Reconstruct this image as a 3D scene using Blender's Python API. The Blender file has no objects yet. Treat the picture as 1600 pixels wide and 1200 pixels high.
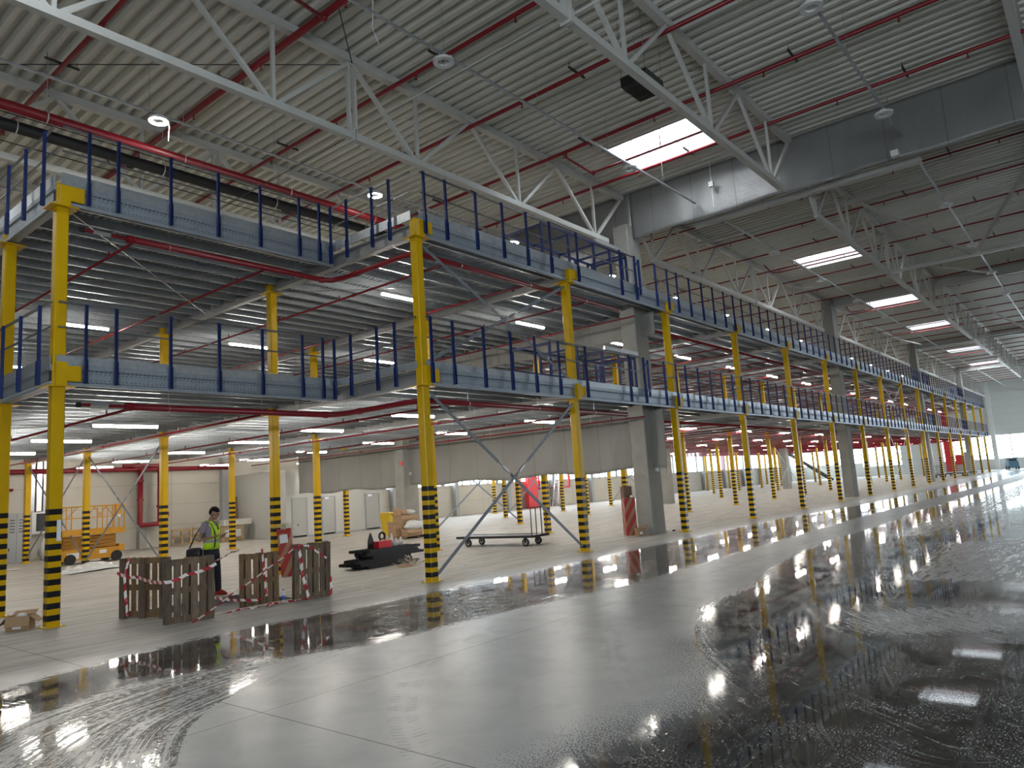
import bpy, math, random
import numpy as np
from mathutils import Vector, Matrix, noise as mnoise
random.seed(7)
SC = bpy.context.scene
COL = SC.collection

# ------------------------------------------------------------------ camera, world, exposure
cam_data = bpy.data.cameras.new('camera')
cam = bpy.data.objects.new('camera', cam_data); COL.objects.link(cam)
cam_data.sensor_width = 36.0; cam_data.lens = 1134.03 / 1600 * 36.0; cam_data.clip_end = 400; cam_data.clip_start = 0.05
_r = Vector((0.63481741, -0.76999138, -0.06418825)); _u = Vector((-0.06789743, -0.13834432, 0.98805404)); _f = Vector((0.76967317, 0.62287569, 0.14010382))
cam.matrix_world = Matrix(((_r.x, _u.x, -_f.x, 0), (_r.y, _u.y, -_f.y, 0), (_r.z, _u.z, -_f.z, 1.78), (0, 0, 0, 1)))
SC.camera = cam
world = bpy.data.worlds.new('overcast_sky'); SC.world = world; world.use_nodes = True
world.node_tree.nodes['Background'].inputs[0].default_value = (0.85, 0.93, 1.0, 1)
world.node_tree.nodes['Background'].inputs[1].default_value = 1.0
vs = SC.view_settings
SC.display_settings.display_device = 'sRGB'
vs.view_transform = 'Standard'; vs.look = 'None'; vs.gamma = 1.0; vs.use_curve_mapping = False
vs.exposure = 0.22
SC.cycles.use_denoising = True
SC.cycles.max_bounces = 8; SC.cycles.diffuse_bounces = 4; SC.cycles.glossy_bounces = 4
SC.cycles.sample_clamp_indirect = 6.0
SC.cycles.caustics_reflective = False; SC.cycles.caustics_refractive = False

SKYLIGHT_L = 11.0      # overcast sky through the roof domes
WINDOW_L = 9.0         # daylight through the side windows
SIDE_L = 7.5           # daylight through the glazing behind the camera, and the added far-end panes
BATTEN_L = 95.0        # tube fittings under the decks
HIGHBAY_L = 220.0      # ring lamps under the roof

# ------------------------------------------------------------------ material helpers
class NT:
    def __init__(s, name):
        s.m = bpy.data.materials.new(name); s.m.use_nodes = True
        s.t = s.m.node_tree; s.b = s.t.nodes['Principled BSDF']; s.o = s.t.nodes['Material Output']
    def n(s, typ, **kw):
        nd = s.t.nodes.new(typ)
        for k, v in kw.items():
            if k.startswith('i_'):
                key = k[2:]
                key = int(key) if key.isdigit() else key.replace('_', ' ')
                s.put(nd, key, v)
            else: setattr(nd, k, v)
        return nd
    def put(s, nd, key, v):
        if isinstance(v, bpy.types.NodeSocket): s.t.links.new(v, nd.inputs[key])
        else: nd.inputs[key].default_value = v
    def math(s, op, a, b=0.0, c=None, clamp=False):
        nd = s.n('ShaderNodeMath', operation=op, use_clamp=clamp); s.put(nd, 0, a); s.put(nd, 1, b)
        if c is not None: s.put(nd, 2, c)
        return nd.outputs[0]
    def mix(s, f, a, b):
        nd = s.n('ShaderNodeMix', data_type='RGBA'); s.put(nd, 0, f); s.put(nd, 6, a); s.put(nd, 7, b); return nd.outputs[2]
    def mixf(s, f, a, b):
        nd = s.n('ShaderNodeMix', data_type='FLOAT'); s.put(nd, 0, f); s.put(nd, 2, a); s.put(nd, 3, b); return nd.outputs[0]
    def noise(s, vec, scale, detail=3.0, rough=0.55, dist=0.0):
        nd = s.n('ShaderNodeTexNoise'); s.put(nd, 'Vector', vec); s.put(nd, 'Scale', scale); s.put(nd, 'Detail', detail); s.put(nd, 'Roughness', rough); s.put(nd, 'Distortion', dist)
        return nd.outputs[0]
    def coord(s, which='Object'): return s.n('ShaderNodeTexCoord').outputs[which]
    def mapping(s, vec, sc=(1, 1, 1), rot=(0, 0, 0)):
        nd = s.n('ShaderNodeMapping'); s.put(nd, 'Vector', vec); s.put(nd, 'Scale', sc); s.put(nd, 'Rotation', rot); return nd.outputs[0]
    def sep(s, vec):
        nd = s.n('ShaderNodeSeparateXYZ'); s.put(nd, 0, vec); return nd.outputs
    def smooth(s, x, lo, hi, a=0.0, b=1.0):
        nd = s.n('ShaderNodeMapRange', interpolation_type='SMOOTHSTEP'); s.put(nd, 0, x); s.put(nd, 1, lo); s.put(nd, 2, hi); s.put(nd, 3, a); s.put(nd, 4, b); return nd.outputs[0]
    def bump(s, h, strength=0.3, dist=0.02):
        nd = s.n('ShaderNodeBump'); s.put(nd, 'Height', h); s.put(nd, 'Strength', strength); s.put(nd, 'Distance', dist); s.t.links.new(nd.outputs[0], s.b.inputs['Normal'])
    def set(s, **kw):
        for k, v in kw.items(): s.put(s.b, k.replace('_', ' '), v)
        return s
def C4(c): return (c[0], c[1], c[2], 1.0)
def mat(name, c, rough=0.5, metal=0.0, var=0.0, vscale=4.0, bump=0.0, bscale=30.0, spec=0.5):
    t = NT(name); co = t.coord()
    t.set(Roughness=rough, Metallic=metal); t.b.inputs['Specular IOR Level'].default_value = spec
    if var > 0:
        n = t.noise(co, vscale, 4)
        lo = C4([x * (1 - var) for x in c]); hi = C4([min(1, x * (1 + var)) for x in c])
        t.put(t.b, 'Base Color', t.mix(n, lo, hi))
        t.put(t.b, 'Roughness', t.mixf(n, max(0.02, rough - 0.08), min(1, rough + 0.08)))
    else: t.put(t.b, 'Base Color', C4(c))
    if bump > 0: t.bump(t.noise(co, bscale, 3), bump, 0.01)
    return t.m
def glow(name, c, strength, base=(0.8, 0.8, 0.8)):
    t = NT(name); t.put(t.b, 'Base Color', C4(base)); t.put(t.b, 'Emission Color', C4(c)); t.put(t.b, 'Emission Strength', strength); t.put(t.b, 'Roughness', 0.3)
    return t.m

M = {}
M['roof'] = mat('painted_roof_steel', (0.60, 0.59, 0.535), 0.42, 0.0, 0.03, 0.3)
M['truss'] = mat('white_truss_paint', (0.50, 0.50, 0.475), 0.38, 0.0, 0.06, 3)
M['blue'] = mat('blue_post_paint', (0.007, 0.024, 0.125), 0.38, 0.0, 0.12, 6)
M['red'] = mat('red_pipe_paint', (0.21, 0.006, 0.014), 0.38, 0.0, 0.12, 5)
M['red_bright'] = mat('red_cabinet_paint', (0.62, 0.02, 0.03), 0.4)
M['black'] = mat('black_rubber', (0.012, 0.012, 0.013), 0.6)
M['black_plastic'] = mat('black_plastic', (0.02, 0.02, 0.022), 0.4, 0, 0.2, 20)
M['dark_metal'] = mat('dark_steel', (0.05, 0.05, 0.052), 0.45, 0.6, 0.2, 8)
M['steel'] = mat('bare_steel', (0.42, 0.43, 0.44), 0.35, 0.9, 0.1, 10)
M['white_paint'] = mat('white_panel_paint', (0.70, 0.71, 0.70), 0.45, 0, 0.05, 2)
M['grey_paint'] = mat('grey_cabinet_paint', (0.34, 0.35, 0.36), 0.45, 0, 0.06, 2)
M['door_paint'] = mat('grey_door_paint', (0.38, 0.38, 0.365), 0.45, 0, 0.05, 2)
M['cardboard'] = mat('cardboard', (0.36, 0.23, 0.13), 0.8, 0, 0.15, 8)
M['red_board'] = mat('red_printed_card', (0.38, 0.035, 0.03), 0.7, 0, 0.15, 8)
M['plastic_sheet'] = mat('pale_plastic_sheet', (0.62, 0.63, 0.62), 0.25, 0, 0.1, 6)
M['lift'] = mat('orange_yellow_lift_paint', (0.62, 0.30, 0.02), 0.4, 0, 0.15, 5)
M['lift_dark'] = mat('dark_orange_lift_paint', (0.42, 0.19, 0.015), 0.5, 0, 0.2, 5)
M['paper'] = mat('white_paper', (0.78, 0.79, 0.82), 0.6)
M['skin'] = mat('skin', (0.36, 0.19, 0.13), 0.5)
M['hair'] = mat('dark_hair', (0.007, 0.006, 0.005), 0.6, 0, 0.3, 60, spec=0.15)
M['tshirt'] = mat('mauve_grey_cotton', (0.26, 0.22, 0.27), 0.85, 0, 0.1, 20)
M['trousers'] = mat('dark_navy_trousers', (0.012, 0.013, 0.022), 0.8, 0, 0.2, 20)
M['red_shoe'] = mat('red_shoe_leather', (0.35, 0.02, 0.02), 0.5)
M['bluebox'] = mat('blue_machine_paint', (0.10, 0.22, 0.32), 0.5)
M['alu'] = mat('aluminium', (0.70, 0.71, 0.72), 0.3, 0.8)
M['orange'] = mat('orange_yellow_plastic', (0.70, 0.48, 0.02), 0.5)
M['skylight_pane'] = glow('sky_lit_dome', (0.90, 0.96, 1.0), SKYLIGHT_L)
M['window_pane'] = glow('sky_lit_glazing', (0.80, 0.92, 1.0), WINDOW_L)
M['window_pane_side'] = glow('sky_lit_side_and_added_glazing', (0.80, 0.91, 1.0), SIDE_L)
M['window_pane_pink'] = glow('sky_lit_pink_film', (1.0, 0.62, 0.78), WINDOW_L * 0.5)
M['batten_glow'] = glow('led_batten_diffuser', (1.0, 0.94, 0.84), BATTEN_L)
M['ring_glow'] = glow('led_ring_diffuser', (1.0, 0.95, 0.86), HIGHBAY_L)
M['ring_off'] = mat('unlit_lamp_diffuser', (0.75, 0.76, 0.80), 0.3)

def galv(name, c, rough, metal=0.85, perf=False):
    t = NT(name); co = t.coord()
    v = t.n('ShaderNodeTexVoronoi'); t.put(v, 'Vector', co); t.put(v, 'Scale', 22.0)
    n = t.noise(co, 0.9, 3)
    f = t.math('ADD', t.math('MULTIPLY', t.sep(v.outputs['Color'])[0], 0.45), t.math('MULTIPLY', n, 0.55))
    col = t.mix(f, C4([x * 0.80 for x in c]), C4([min(1, x * 1.18) for x in c]))
    if perf:  # two rows of slot pairs pressed along the web
        x, y, z = t.sep(co)
        s = t.math('ADD', x, y)
        fx = t.math('LESS_THAN', t.math('FRACT', t.math('DIVIDE', s, 0.075)), 0.42)
        rows = None
        for zz in (0.075, 0.115, 0.235, 0.275):
            r = t.math('LESS_THAN', t.math('ABSOLUTE', t.math('SUBTRACT', z, zz)), 0.0055)
            rows = r if rows is None else t.math('ADD', rows, r, clamp=True)
        h = t.math('MULTIPLY', fx, rows)
        col = t.mix(h, col, (0.03, 0.035, 0.04, 1))
    t.put(t.b, 'Base Color', col); t.set(Metallic=metal)
    t.put(t.b, 'Roughness', t.mixf(f, rough - 0.08, rough + 0.1))
    return t.m
M['galv'] = galv('galvanised_steel', (0.48, 0.52, 0.56), 0.36, 0.7)
M['galv_beam'] = galv('galvanised_sigma_beam', (0.34, 0.385, 0.44), 0.45, 0.5, True)
M['galv_deck'] = galv('galvanised_deck_sheet', (0.46, 0.49, 0.52), 0.34, 0.55)
M['brace'] = galv('galvanised_flat_bar', (0.24, 0.26, 0.29), 0.5, 0.5)
M['primary'] = galv('primary_beam_steel', (0.33, 0.33, 0.33), 0.5, 0.5)

def yellow_mat():
    t = NT('yellow_column_paint_black_bands'); co = t.coord(); x, y, z = t.sep(co)
    band = t.math('LESS_THAN', t.math('FRACT', t.math('DIVIDE', t.math('SUBTRACT', z, 0.10), 0.19)), 0.5)
    zone = t.math('MULTIPLY', t.math('GREATER_THAN', z, 0.10), t.math('LESS_THAN', z, 1.93))
    n = t.noise(co, 3.0, 4)
    ycol = t.mix(n, (0.55, 0.330, 0.001, 1), (0.68, 0.415, 0.002, 1))
    scuff = t.math('GREATER_THAN', t.noise(co, 26, 4), 0.70)
    ycol = t.mix(t.math('MULTIPLY', scuff, 0.35), ycol, (0.45, 0.30, 0.05, 1))
    t.put(t.b, 'Base Color', t.mix(t.math('MULTIPLY', band, zone), ycol, (0.012, 0.011, 0.014, 1)))
    t.put(t.b, 'Roughness', t.mixf(n, 0.30, 0.45)); t.b.inputs['Specular IOR Level'].default_value = 0.25
    return t.m
M['yellow'] = yellow_mat()
M['yellow_plain'] = mat('yellow_column_paint', (0.62, 0.375, 0.002), 0.38, 0, 0.10, 4, spec=0.25)

def concrete_col():
    t = NT('cast_concrete'); co = t.coord()
    n = t.noise(co, 1.6, 6, 0.65, 0.6); n2 = t.noise(co, 22, 4)
    c = t.mix(n, (0.22, 0.21, 0.19, 1), (0.40, 0.39, 0.36, 1))
    pit = t.math('GREATER_THAN', n2, 0.70)
    t.put(t.b, 'Base Color', t.mix(t.math('MULTIPLY', pit, 0.4), c, (0.13, 0.125, 0.115, 1))); t.put(t.b, 'Roughness', 0.75)
    t.bump(n2, 0.25, 0.01); return t.m
M['concrete'] = concrete_col()

def fabric(name, c1, c2, rough, metal):
    t = NT(name); co = t.coord(); x, y, z = t.sep(co)
    n = t.noise(t.mapping(co, (1, 1.2, 0.5)), 2.0, 5, 0.6, 0.5); n2 = t.noise(co, 9, 5)
    seam = t.math('LESS_THAN', t.math('ABSOLUTE', t.math('SUBTRACT', t.math('FRACT', t.math('DIVIDE', y, 1.42)), 0.5)), 0.012)
    c = t.mix(n, C4(c1), C4(c2))
    t.put(t.b, 'Base Color', t.mix(t.math('MULTIPLY', seam, 0.5), c, C4([v * 0.55 for v in c1])))
    t.set(Roughness=rough, Metallic=metal)
    h = t.math('ADD', t.math('MULTIPLY', n, 0.7), t.math('MULTIPLY', n2, 0.3))
    t.bump(t.math('ADD', h, t.math('MULTIPLY', seam, 0.4)), 0.35, 0.05); return t.m
M['curtain'] = fabric('silver_grey_smoke_curtain', (0.215, 0.215, 0.215), (0.29, 0.29, 0.288), 0.42, 0.35)
M['curtain_low'] = fabric('grey_smoke_curtain', (0.24, 0.235, 0.22), (0.30, 0.29, 0.275), 0.6, 0.0)

def panel_wall(name, c, axis, period=1.0):
    t = NT(name); co = t.coord(); s = t.sep(co)
    j = t.math('LESS_THAN', t.math('FRACT', t.math('DIVIDE', s[2], period)), 0.016)
    v = t.math('LESS_THAN', t.math('FRACT', t.math('DIVIDE', s[axis], 5.8)), 0.004)
    n = t.noise(co, 0.5, 3)
    col = t.mix(n, C4([x * 0.94 for x in c]), C4([min(1, x * 1.05) for x in c]))
    jj = t.math('MAXIMUM', j, v)
    t.put(t.b, 'Base Color', t.mix(jj, col, C4([x * 0.6 for x in c]))); t.put(t.b, 'Roughness', 0.5)
    t.bump(t.math('SUBTRACT', 1.0, jj), 0.4, 0.01); return t.m
M['wall_x'] = panel_wall('sandwich_wall_panel', (0.47, 0.445, 0.39), 0)
M['wall_y'] = panel_wall('sandwich_wall_panel_end', (0.64, 0.66, 0.64), 1)

def wood(name, c1, c2):
    t = NT(name); co = t.coord()
    oi = t.n('ShaderNodeObjectInfo').outputs['Random']
    n = t.noise(t.mapping(co, (9, 9, 1.1)), 3.0, 6, 0.65, 1.2); n2 = t.noise(co, 1.5, 3)
    g = t.math('ADD', t.math('MULTIPLY', n, 0.65), t.math('MULTIPLY', n2, 0.35))
    c = t.mix(t.smooth(g, 0.3, 0.7), C4(c1), C4(c2))
    hs = t.n('ShaderNodeHueSaturation'); t.put(hs, 'Value', t.math('ADD', 0.75, t.math('MULTIPLY', oi, 0.5))); t.put(hs, 'Color', c)
    t.put(t.b, 'Base Color', hs.outputs[0]); t.put(t.b, 'Roughness', 0.8); t.bump(n, 0.4, 0.004); return t.m
M['wood'] = wood('weathered_pallet_wood', (0.075, 0.050, 0.034), (0.20, 0.145, 0.10))
M['wood_warm'] = wood('warm_pallet_wood', (0.12, 0.07, 0.035), (0.27, 0.17, 0.09))
M['wood_pale'] = wood('pale_new_wood', (0.36, 0.25, 0.14), (0.52, 0.39, 0.24))

def tape_mat():
    t = NT('red_white_barrier_tape'); uv = t.n('ShaderNodeUVMap').outputs[0]; s = t.sep(uv)
    f = t.math('FRACT', t.math('DIVIDE', t.math('ADD', s[0], t.math('MULTIPLY', s[1], 0.6)), 0.24))
    t.put(t.b, 'Base Color', t.mix(t.math('LESS_THAN', f, 0.5), (0.80, 0.74, 0.72, 1), (0.45, 0.02, 0.035, 1))); t.put(t.b, 'Roughness', 0.35); return t.m
M['tape'] = tape_mat()
def card_stripe():
    t = NT('card_with_red_diagonal_bands'); co = t.coord(); x, y, z = t.sep(co)
    f = t.math('FRACT', t.math('DIVIDE', t.math('SUBTRACT', z, t.math('MULTIPLY', t.math('ADD', x, y), 1.7)), 0.46))
    t.put(t.b, 'Base Color', t.mix(t.math('LESS_THAN', f, 0.56), (0.36, 0.20, 0.11, 1), (0.40, 0.03, 0.03, 1))); t.put(t.b, 'Roughness', 0.6); return t.m
M['card_stripe'] = card_stripe()
def vest_mat():
    t = NT('hi_vis_yellow_green_cloth'); co = t.coord(); x, y, z = t.sep(co)
    band = t.math('MULTIPLY', t.math('GREATER_THAN', z, 1.055), t.math('LESS_THAN', z, 1.115))
    n = t.noise(co, 14, 4)
    t.put(t.b, 'Base Color', t.mix(band, t.mix(n, (0.42, 0.68, 0.005, 1), (0.58, 0.86, 0.012, 1)), (0.35, 0.36, 0.35, 1))); t.put(t.b, 'Roughness', 0.7); t.bump(n, 0.5, 0.02); return t.m
M['vest'] = vest_mat()

# ------------------------------------------------------------------ mesh helpers
class MB:
    def __init__(s): s.v = []; s.f = []; s.uv = None
    def quad(s, a, b, c, d):
        i = len(s.v); s.v += [tuple(a), tuple(b), tuple(c), tuple(d)]; s.f.append((i, i + 1, i + 2, i + 3)); return s
    def box(s, x0, x1, y0, y1, z0, z1):
        i = len(s.v)
        s.v += [(x0, y0, z0), (x1, y0, z0), (x1, y1, z0), (x0, y1, z0), (x0, y0, z1), (x1, y0, z1), (x1, y1, z1), (x0, y1, z1)]
        s.f += [(i, i + 3, i + 2, i + 1), (i + 4, i + 5, i + 6, i + 7), (i, i + 1, i + 5, i + 4), (i + 1, i + 2, i + 6, i + 5), (i + 2, i + 3, i + 7, i + 6), (i + 3, i, i + 4, i + 7)]
        return s
    def hexa(s, p):
        i = len(s.v); s.v += [tuple(q) for q in p]
        s.f += [(i, i + 3, i + 2, i + 1), (i + 4, i + 5, i + 6, i + 7), (i, i + 1, i + 5, i + 4), (i + 1, i + 2, i + 6, i + 5), (i + 2, i + 3, i + 7, i + 6), (i + 3, i, i + 4, i + 7)]
        return s
    def bar(s, p0, p1, w, h, up=(0, 0, 1)):
        p0 = Vector(p0); p1 = Vector(p1); d = (p1 - p0).normalized(); up = Vector(up)
        if abs(d.dot(up)) > 0.98: up = Vector((1, 0, 0)) if abs(d.x) < 0.9 else Vector((0, 1, 0))
        a = d.cross(up).normalized() * w / 2; b = a.cross(d).normalized() * h / 2
        return s.hexa([p0 - a - b, p0 + a - b, p1 + a - b, p1 - a - b, p0 - a + b, p0 + a + b, p1 + a + b, p1 - a + b])
    def prism(s, prof, axis, a0, a1):
        """prof: list of 2-D points; axis 'x','y','z' extruded from a0 to a1 (open or closed outline is closed)."""
        i = len(s.v); n = len(prof)
        def P(p, a):
            return {'x': (a, p[0], p[1]), 'y': (p[0], a, p[1]), 'z': (p[0], p[1], a)}[axis]
        s.v += [P(p, a0) for p in prof] + [P(p, a1) for p in prof]
        for k in range(n): s.f.append((i + k, i + (k + 1) % n, i + n + (k + 1) % n, i + n + k))
        s.f.append(tuple(i + k for k in range(n))[::-1]); s.f.append(tuple(i + n + k for k in range(n)))
        return s
    def path(s, pts, r, n=8, cap=True, flat=1.0):
        pts = [Vector(p) for p in pts]; m = len(pts); i0 = len(s.v); ref = None
        rs = r if isinstance(r, (list, tuple)) else [r] * m
        for k in range(m):
            if k == 0: d = pts[1] - pts[0]
            elif k == m - 1: d = pts[-1] - pts[-2]
            else: d = (pts[k + 1] - pts[k]).normalized() + (pts[k] - pts[k - 1]).normalized()
            d = d.normalized() if d.length > 1e-9 else Vector((0, 0, 1))
            if ref is None: ref = Vector((0, 0, 1)) if abs(d.z) < 0.9 else Vector((1, 0, 0))
            a = d.cross(ref)
            a = a.normalized() if a.length > 1e-6 else d.orthogonal().normalized()
            b = a.cross(d).normalized(); ref = b
            for j in range(n):
                t = 2 * math.pi * j / n; s.v.append(tuple(pts[k] + (a * math.cos(t) + b * math.sin(t) * flat) * rs[k]))
        for k in range(m - 1):
            for j in range(n):
                s.f.append((i0 + k * n + j, i0 + k * n + (j + 1) % n, i0 + (k + 1) * n + (j + 1) % n, i0 + (k + 1) * n + j))
        if cap:
            s.f.append(tuple(i0 + j for j in range(n))[::-1]); s.f.append(tuple(i0 + (m - 1) * n + j for j in range(n)))
        return s
    def tube(s, p0, p1, r, n=8): return s.path([p0, p1], r, n)
    def loft(s, rings, cap=True):
        i0 = len(s.v); n = len(rings[0])
        for r in rings: s.v += [tuple(p) for p in r]
        for k in range(len(rings) - 1):
            for j in range(n):
                s.f.append((i0 + k * n + j, i0 + k * n + (j + 1) % n, i0 + (k + 1) * n + (j + 1) % n, i0 + (k + 1) * n + j))
        if cap:
            s.f.append(tuple(i0 + j for j in range(n))[::-1]); s.f.append(tuple(i0 + (len(rings) - 1) * n + j for j in range(n)))
        return s
    def ball(s, c, rx, ry, rz, nu=12, nv=8):
        rings = []
        for k in range(nv + 1):
            p = -math.pi / 2 + math.pi * (k + 0.02) / (nv + 0.04)
            rings.append([(c[0] + rx * math.cos(p) * math.cos(2 * math.pi * j / nu), c[1] + ry * math.cos(p) * math.sin(2 * math.pi * j / nu), c[2] + rz * math.sin(p)) for j in range(nu)])
        return s.loft(rings)
    def mesh(s, name, m, smooth=False):
        me = bpy.data.meshes.new(name); me.from_pydata(s.v, [], s.f); me.update()
        if m is not None: me.materials.append(m)
        if smooth:
            for p in me.polygons: p.use_smooth = True
        return me
    def build(s, name, m, parent=None, smooth=False):
        return put(name, s.mesh(name, m, smooth), parent)
def put(name, me, parent=None, loc=None):
    o = bpy.data.objects.new(name, me); COL.objects.link(o)
    if parent is not None: o.parent = parent
    if loc is not None: o.location = loc
    return o
def tag(o, label, cat, group=None):
    o['label'] = label; o['category'] = cat
    if group: o['group'] = group
    return o
def thing(name, label, cat, loc=(0, 0, 0), rotz=0.0, group=None):
    o = bpy.data.objects.new(name, None); COL.objects.link(o); o.empty_display_size = 0.2
    o.location = loc; o.rotation_euler = (0, 0, rotz)
    return tag(o, label, cat, group)
def struct(o, label=None):
    o['kind'] = 'structure'
    if label: o['label'] = label
    return o
def dup(root, loc, label=None, rotz=None, group=None):
    r = root.copy(); COL.objects.link(r); r.location = loc
    if rotz is not None: r.rotation_euler = (0, 0, rotz)
    if label: r['label'] = label
    if group: r['group'] = group
    for ch in list(root.children):
        c = ch.copy(); COL.objects.link(c); c.parent = r
        for g in list(ch.children):
            d = g.copy(); COL.objects.link(d); d.parent = c
    return r
ORD = ['first', 'second', 'third', 'fourth', 'fifth', 'sixth', 'seventh', 'eighth', 'ninth', 'tenth', 'eleventh', 'twelfth', 'thirteenth', 'fourteenth', 'fifteenth', 'sixteenth', 'seventeenth', 'eighteenth', 'nineteenth', 'twentieth',
       'twenty-first', 'twenty-second', 'twenty-third', 'twenty-fourth', 'twenty-fifth', 'twenty-sixth', 'twenty-seventh', 'twenty-eighth', 'twenty-ninth', 'thirtieth', 'thirty-first', 'thirty-second', 'thirty-third', 'thirty-fourth', 'thirty-fifth', 'thirty-sixth', 'thirty-seventh', 'thirty-eighth', 'thirty-ninth', 'fortieth']

# ------------------------------------------------------------------ layout numbers (metres)
XL = [4.6, 10.46, 15.98, 21.75, 27.5, 33.35, 39.2, 45.1, 50.95, 56.8, 62.65, 68.5, 74.35, 80.2, 86.0, 91.9, 97.7]
YL = [10.85, 16.35, 22.3, 28.1, 34.0]
XEND = 99.4; YBACK = 34.4; WALLY = 36.3; ENDX = 113.0; ROOFZ = 11.42
L1 = dict(plate=3.96, beam=3.98, deck=4.28, top=4.34, toe=4.50, rail=5.42, mid=4.98)
L2 = dict(plate=7.165, beam=7.20, deck=7.50, top=7.56, toe=7.78, rail=8.62, mid=8.16)
XC = 21.15   # plane of the smoke curtain
SKYX = [18.8, 35.1, 48.1, 59.3, 76.0, 89.3, 2.6]; SKYY = [-8.4, 8.9, 26.2]

# ------------------------------------------------------------------ floor with wet areas
def sdf(poly, P):
    poly = np.array(poly, float); n = len(poly); d = np.full(len(P), 1e9); inside = np.zeros(len(P), bool)
    for i in range(n):
        a = poly[i]; b = poly[(i + 1) % n]; e = b - a; w = P - a
        t = np.clip((w @ e) / (e @ e + 1e-12), 0, 1); q = w - t[:, None] * e; d = np.minimum(d, (q ** 2).sum(1))
        c1 = (a[1] <= P[:, 1]) & (b[1] > P[:, 1]); c2 = (a[1] > P[:, 1]) & (b[1] <= P[:, 1])
        cr = e[0] * w[:, 1] - e[1] * w[:, 0]
        inside ^= (c1 & (cr > 0)) | (c2 & (cr < 0))
    return np.where(inside, 1, -1) * np.sqrt(d)
STRIP = [(1.2, 8.7), (2.68, 9.36), (3.59, 9.73), (5.08, 9.95), (6.17, 10.0), (7.87, 9.72), (9.8, 9.76), (14.9, 9.68), (20, 9.6), (27, 9.7), (34, 8.9), (53, 8.3), (80, 8.2), (112, 8.2),
         (112, 6.9), (53, 6.4), (27, 6.9), (18, 6.8), (11.18, 6.64), (9.72, 6.85), (7.76, 7.13), (5.99, 7.22), (4.71, 7.8), (3.52, 8.2), (2.54, 7.8), (1.9, 6.7), (0.6, 5.4), (-2, 5)]
RIGHT = [(11.3, 4.6), (10.18, 4.62), (9.3, 4.5), (8.38, 4.1), (7.4, 3.65), (6.84, 3.28), (6.27, 2.87), (5.36, 2.67), (4.76, 2.88), (3.94, 2.95), (3.2, 2.6), (2, 1.5), (1.5, -3), (4, -9), (30, -12), (112, -12), (112, 5.2), (60, 5.0), (30, 5.6), (24, 5.4), (18, 5.6), (15, 5.3), (13, 5.0)]
DRY = [[(12.6, 2.6), (14.5, 2.6), (18, 2.9), (19, 1.4), (15, 0.8), (12.6, 1.2)], [(20, 4.3), (40, 4.6), (60, 4.0), (60, 3.2), (30, 3.4), (20, 3.7)], [(8.6, 2.2), (9.6, 2.6), (10.4, 1.5), (9.4, 0.9)]]
DAMP = [(1.6, 5.0), (1.9, 6.6), (2.6, 7.8), (3.6, 8.2), (4.8, 7.7), (4.4, 7.0), (3.4, 6.3), (2.9, 5.6), (2.5, 4.9)]
TRACKS = [[(2.0, 8.6), (4.2, 8.2), (6, 7.75), (8, 7.4), (11, 6.9)], [(1.6, 6.2), (2.6, 7.2), (4.2, 7.7), (6, 7.55)], [(12, 7.3), (8.77, 7.38), (7.53, 7.52), (6.29, 7.45), (5.13, 7.19), (4.07, 6.75), (3.5, 6.54), (3.12, 6.31), (2.82, 5.93), (2.53, 5.41)],
          [(9.6, 7.0), (7.2, 6.55), (5.6, 5.9), (4.3, 4.9), (3.4, 3.6)],
          [(15, 5.2), (12, 4.75), (9.9, 4.2), (8.4, 3.6), (7.3, 2.9), (6.3, 2.0), (5.5, 1.0)],
          [(7.6, 4.9), (6.4, 4.1), (5.4, 3.3), (4.5, 2.5)],
          [(20, 5.0), (14.5, 4.1), (11.5, 3.2), (9.6, 2.2), (8.4, 1.0)]]
PIT = (6.2, 8.1, 12.05, 13.9)
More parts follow.
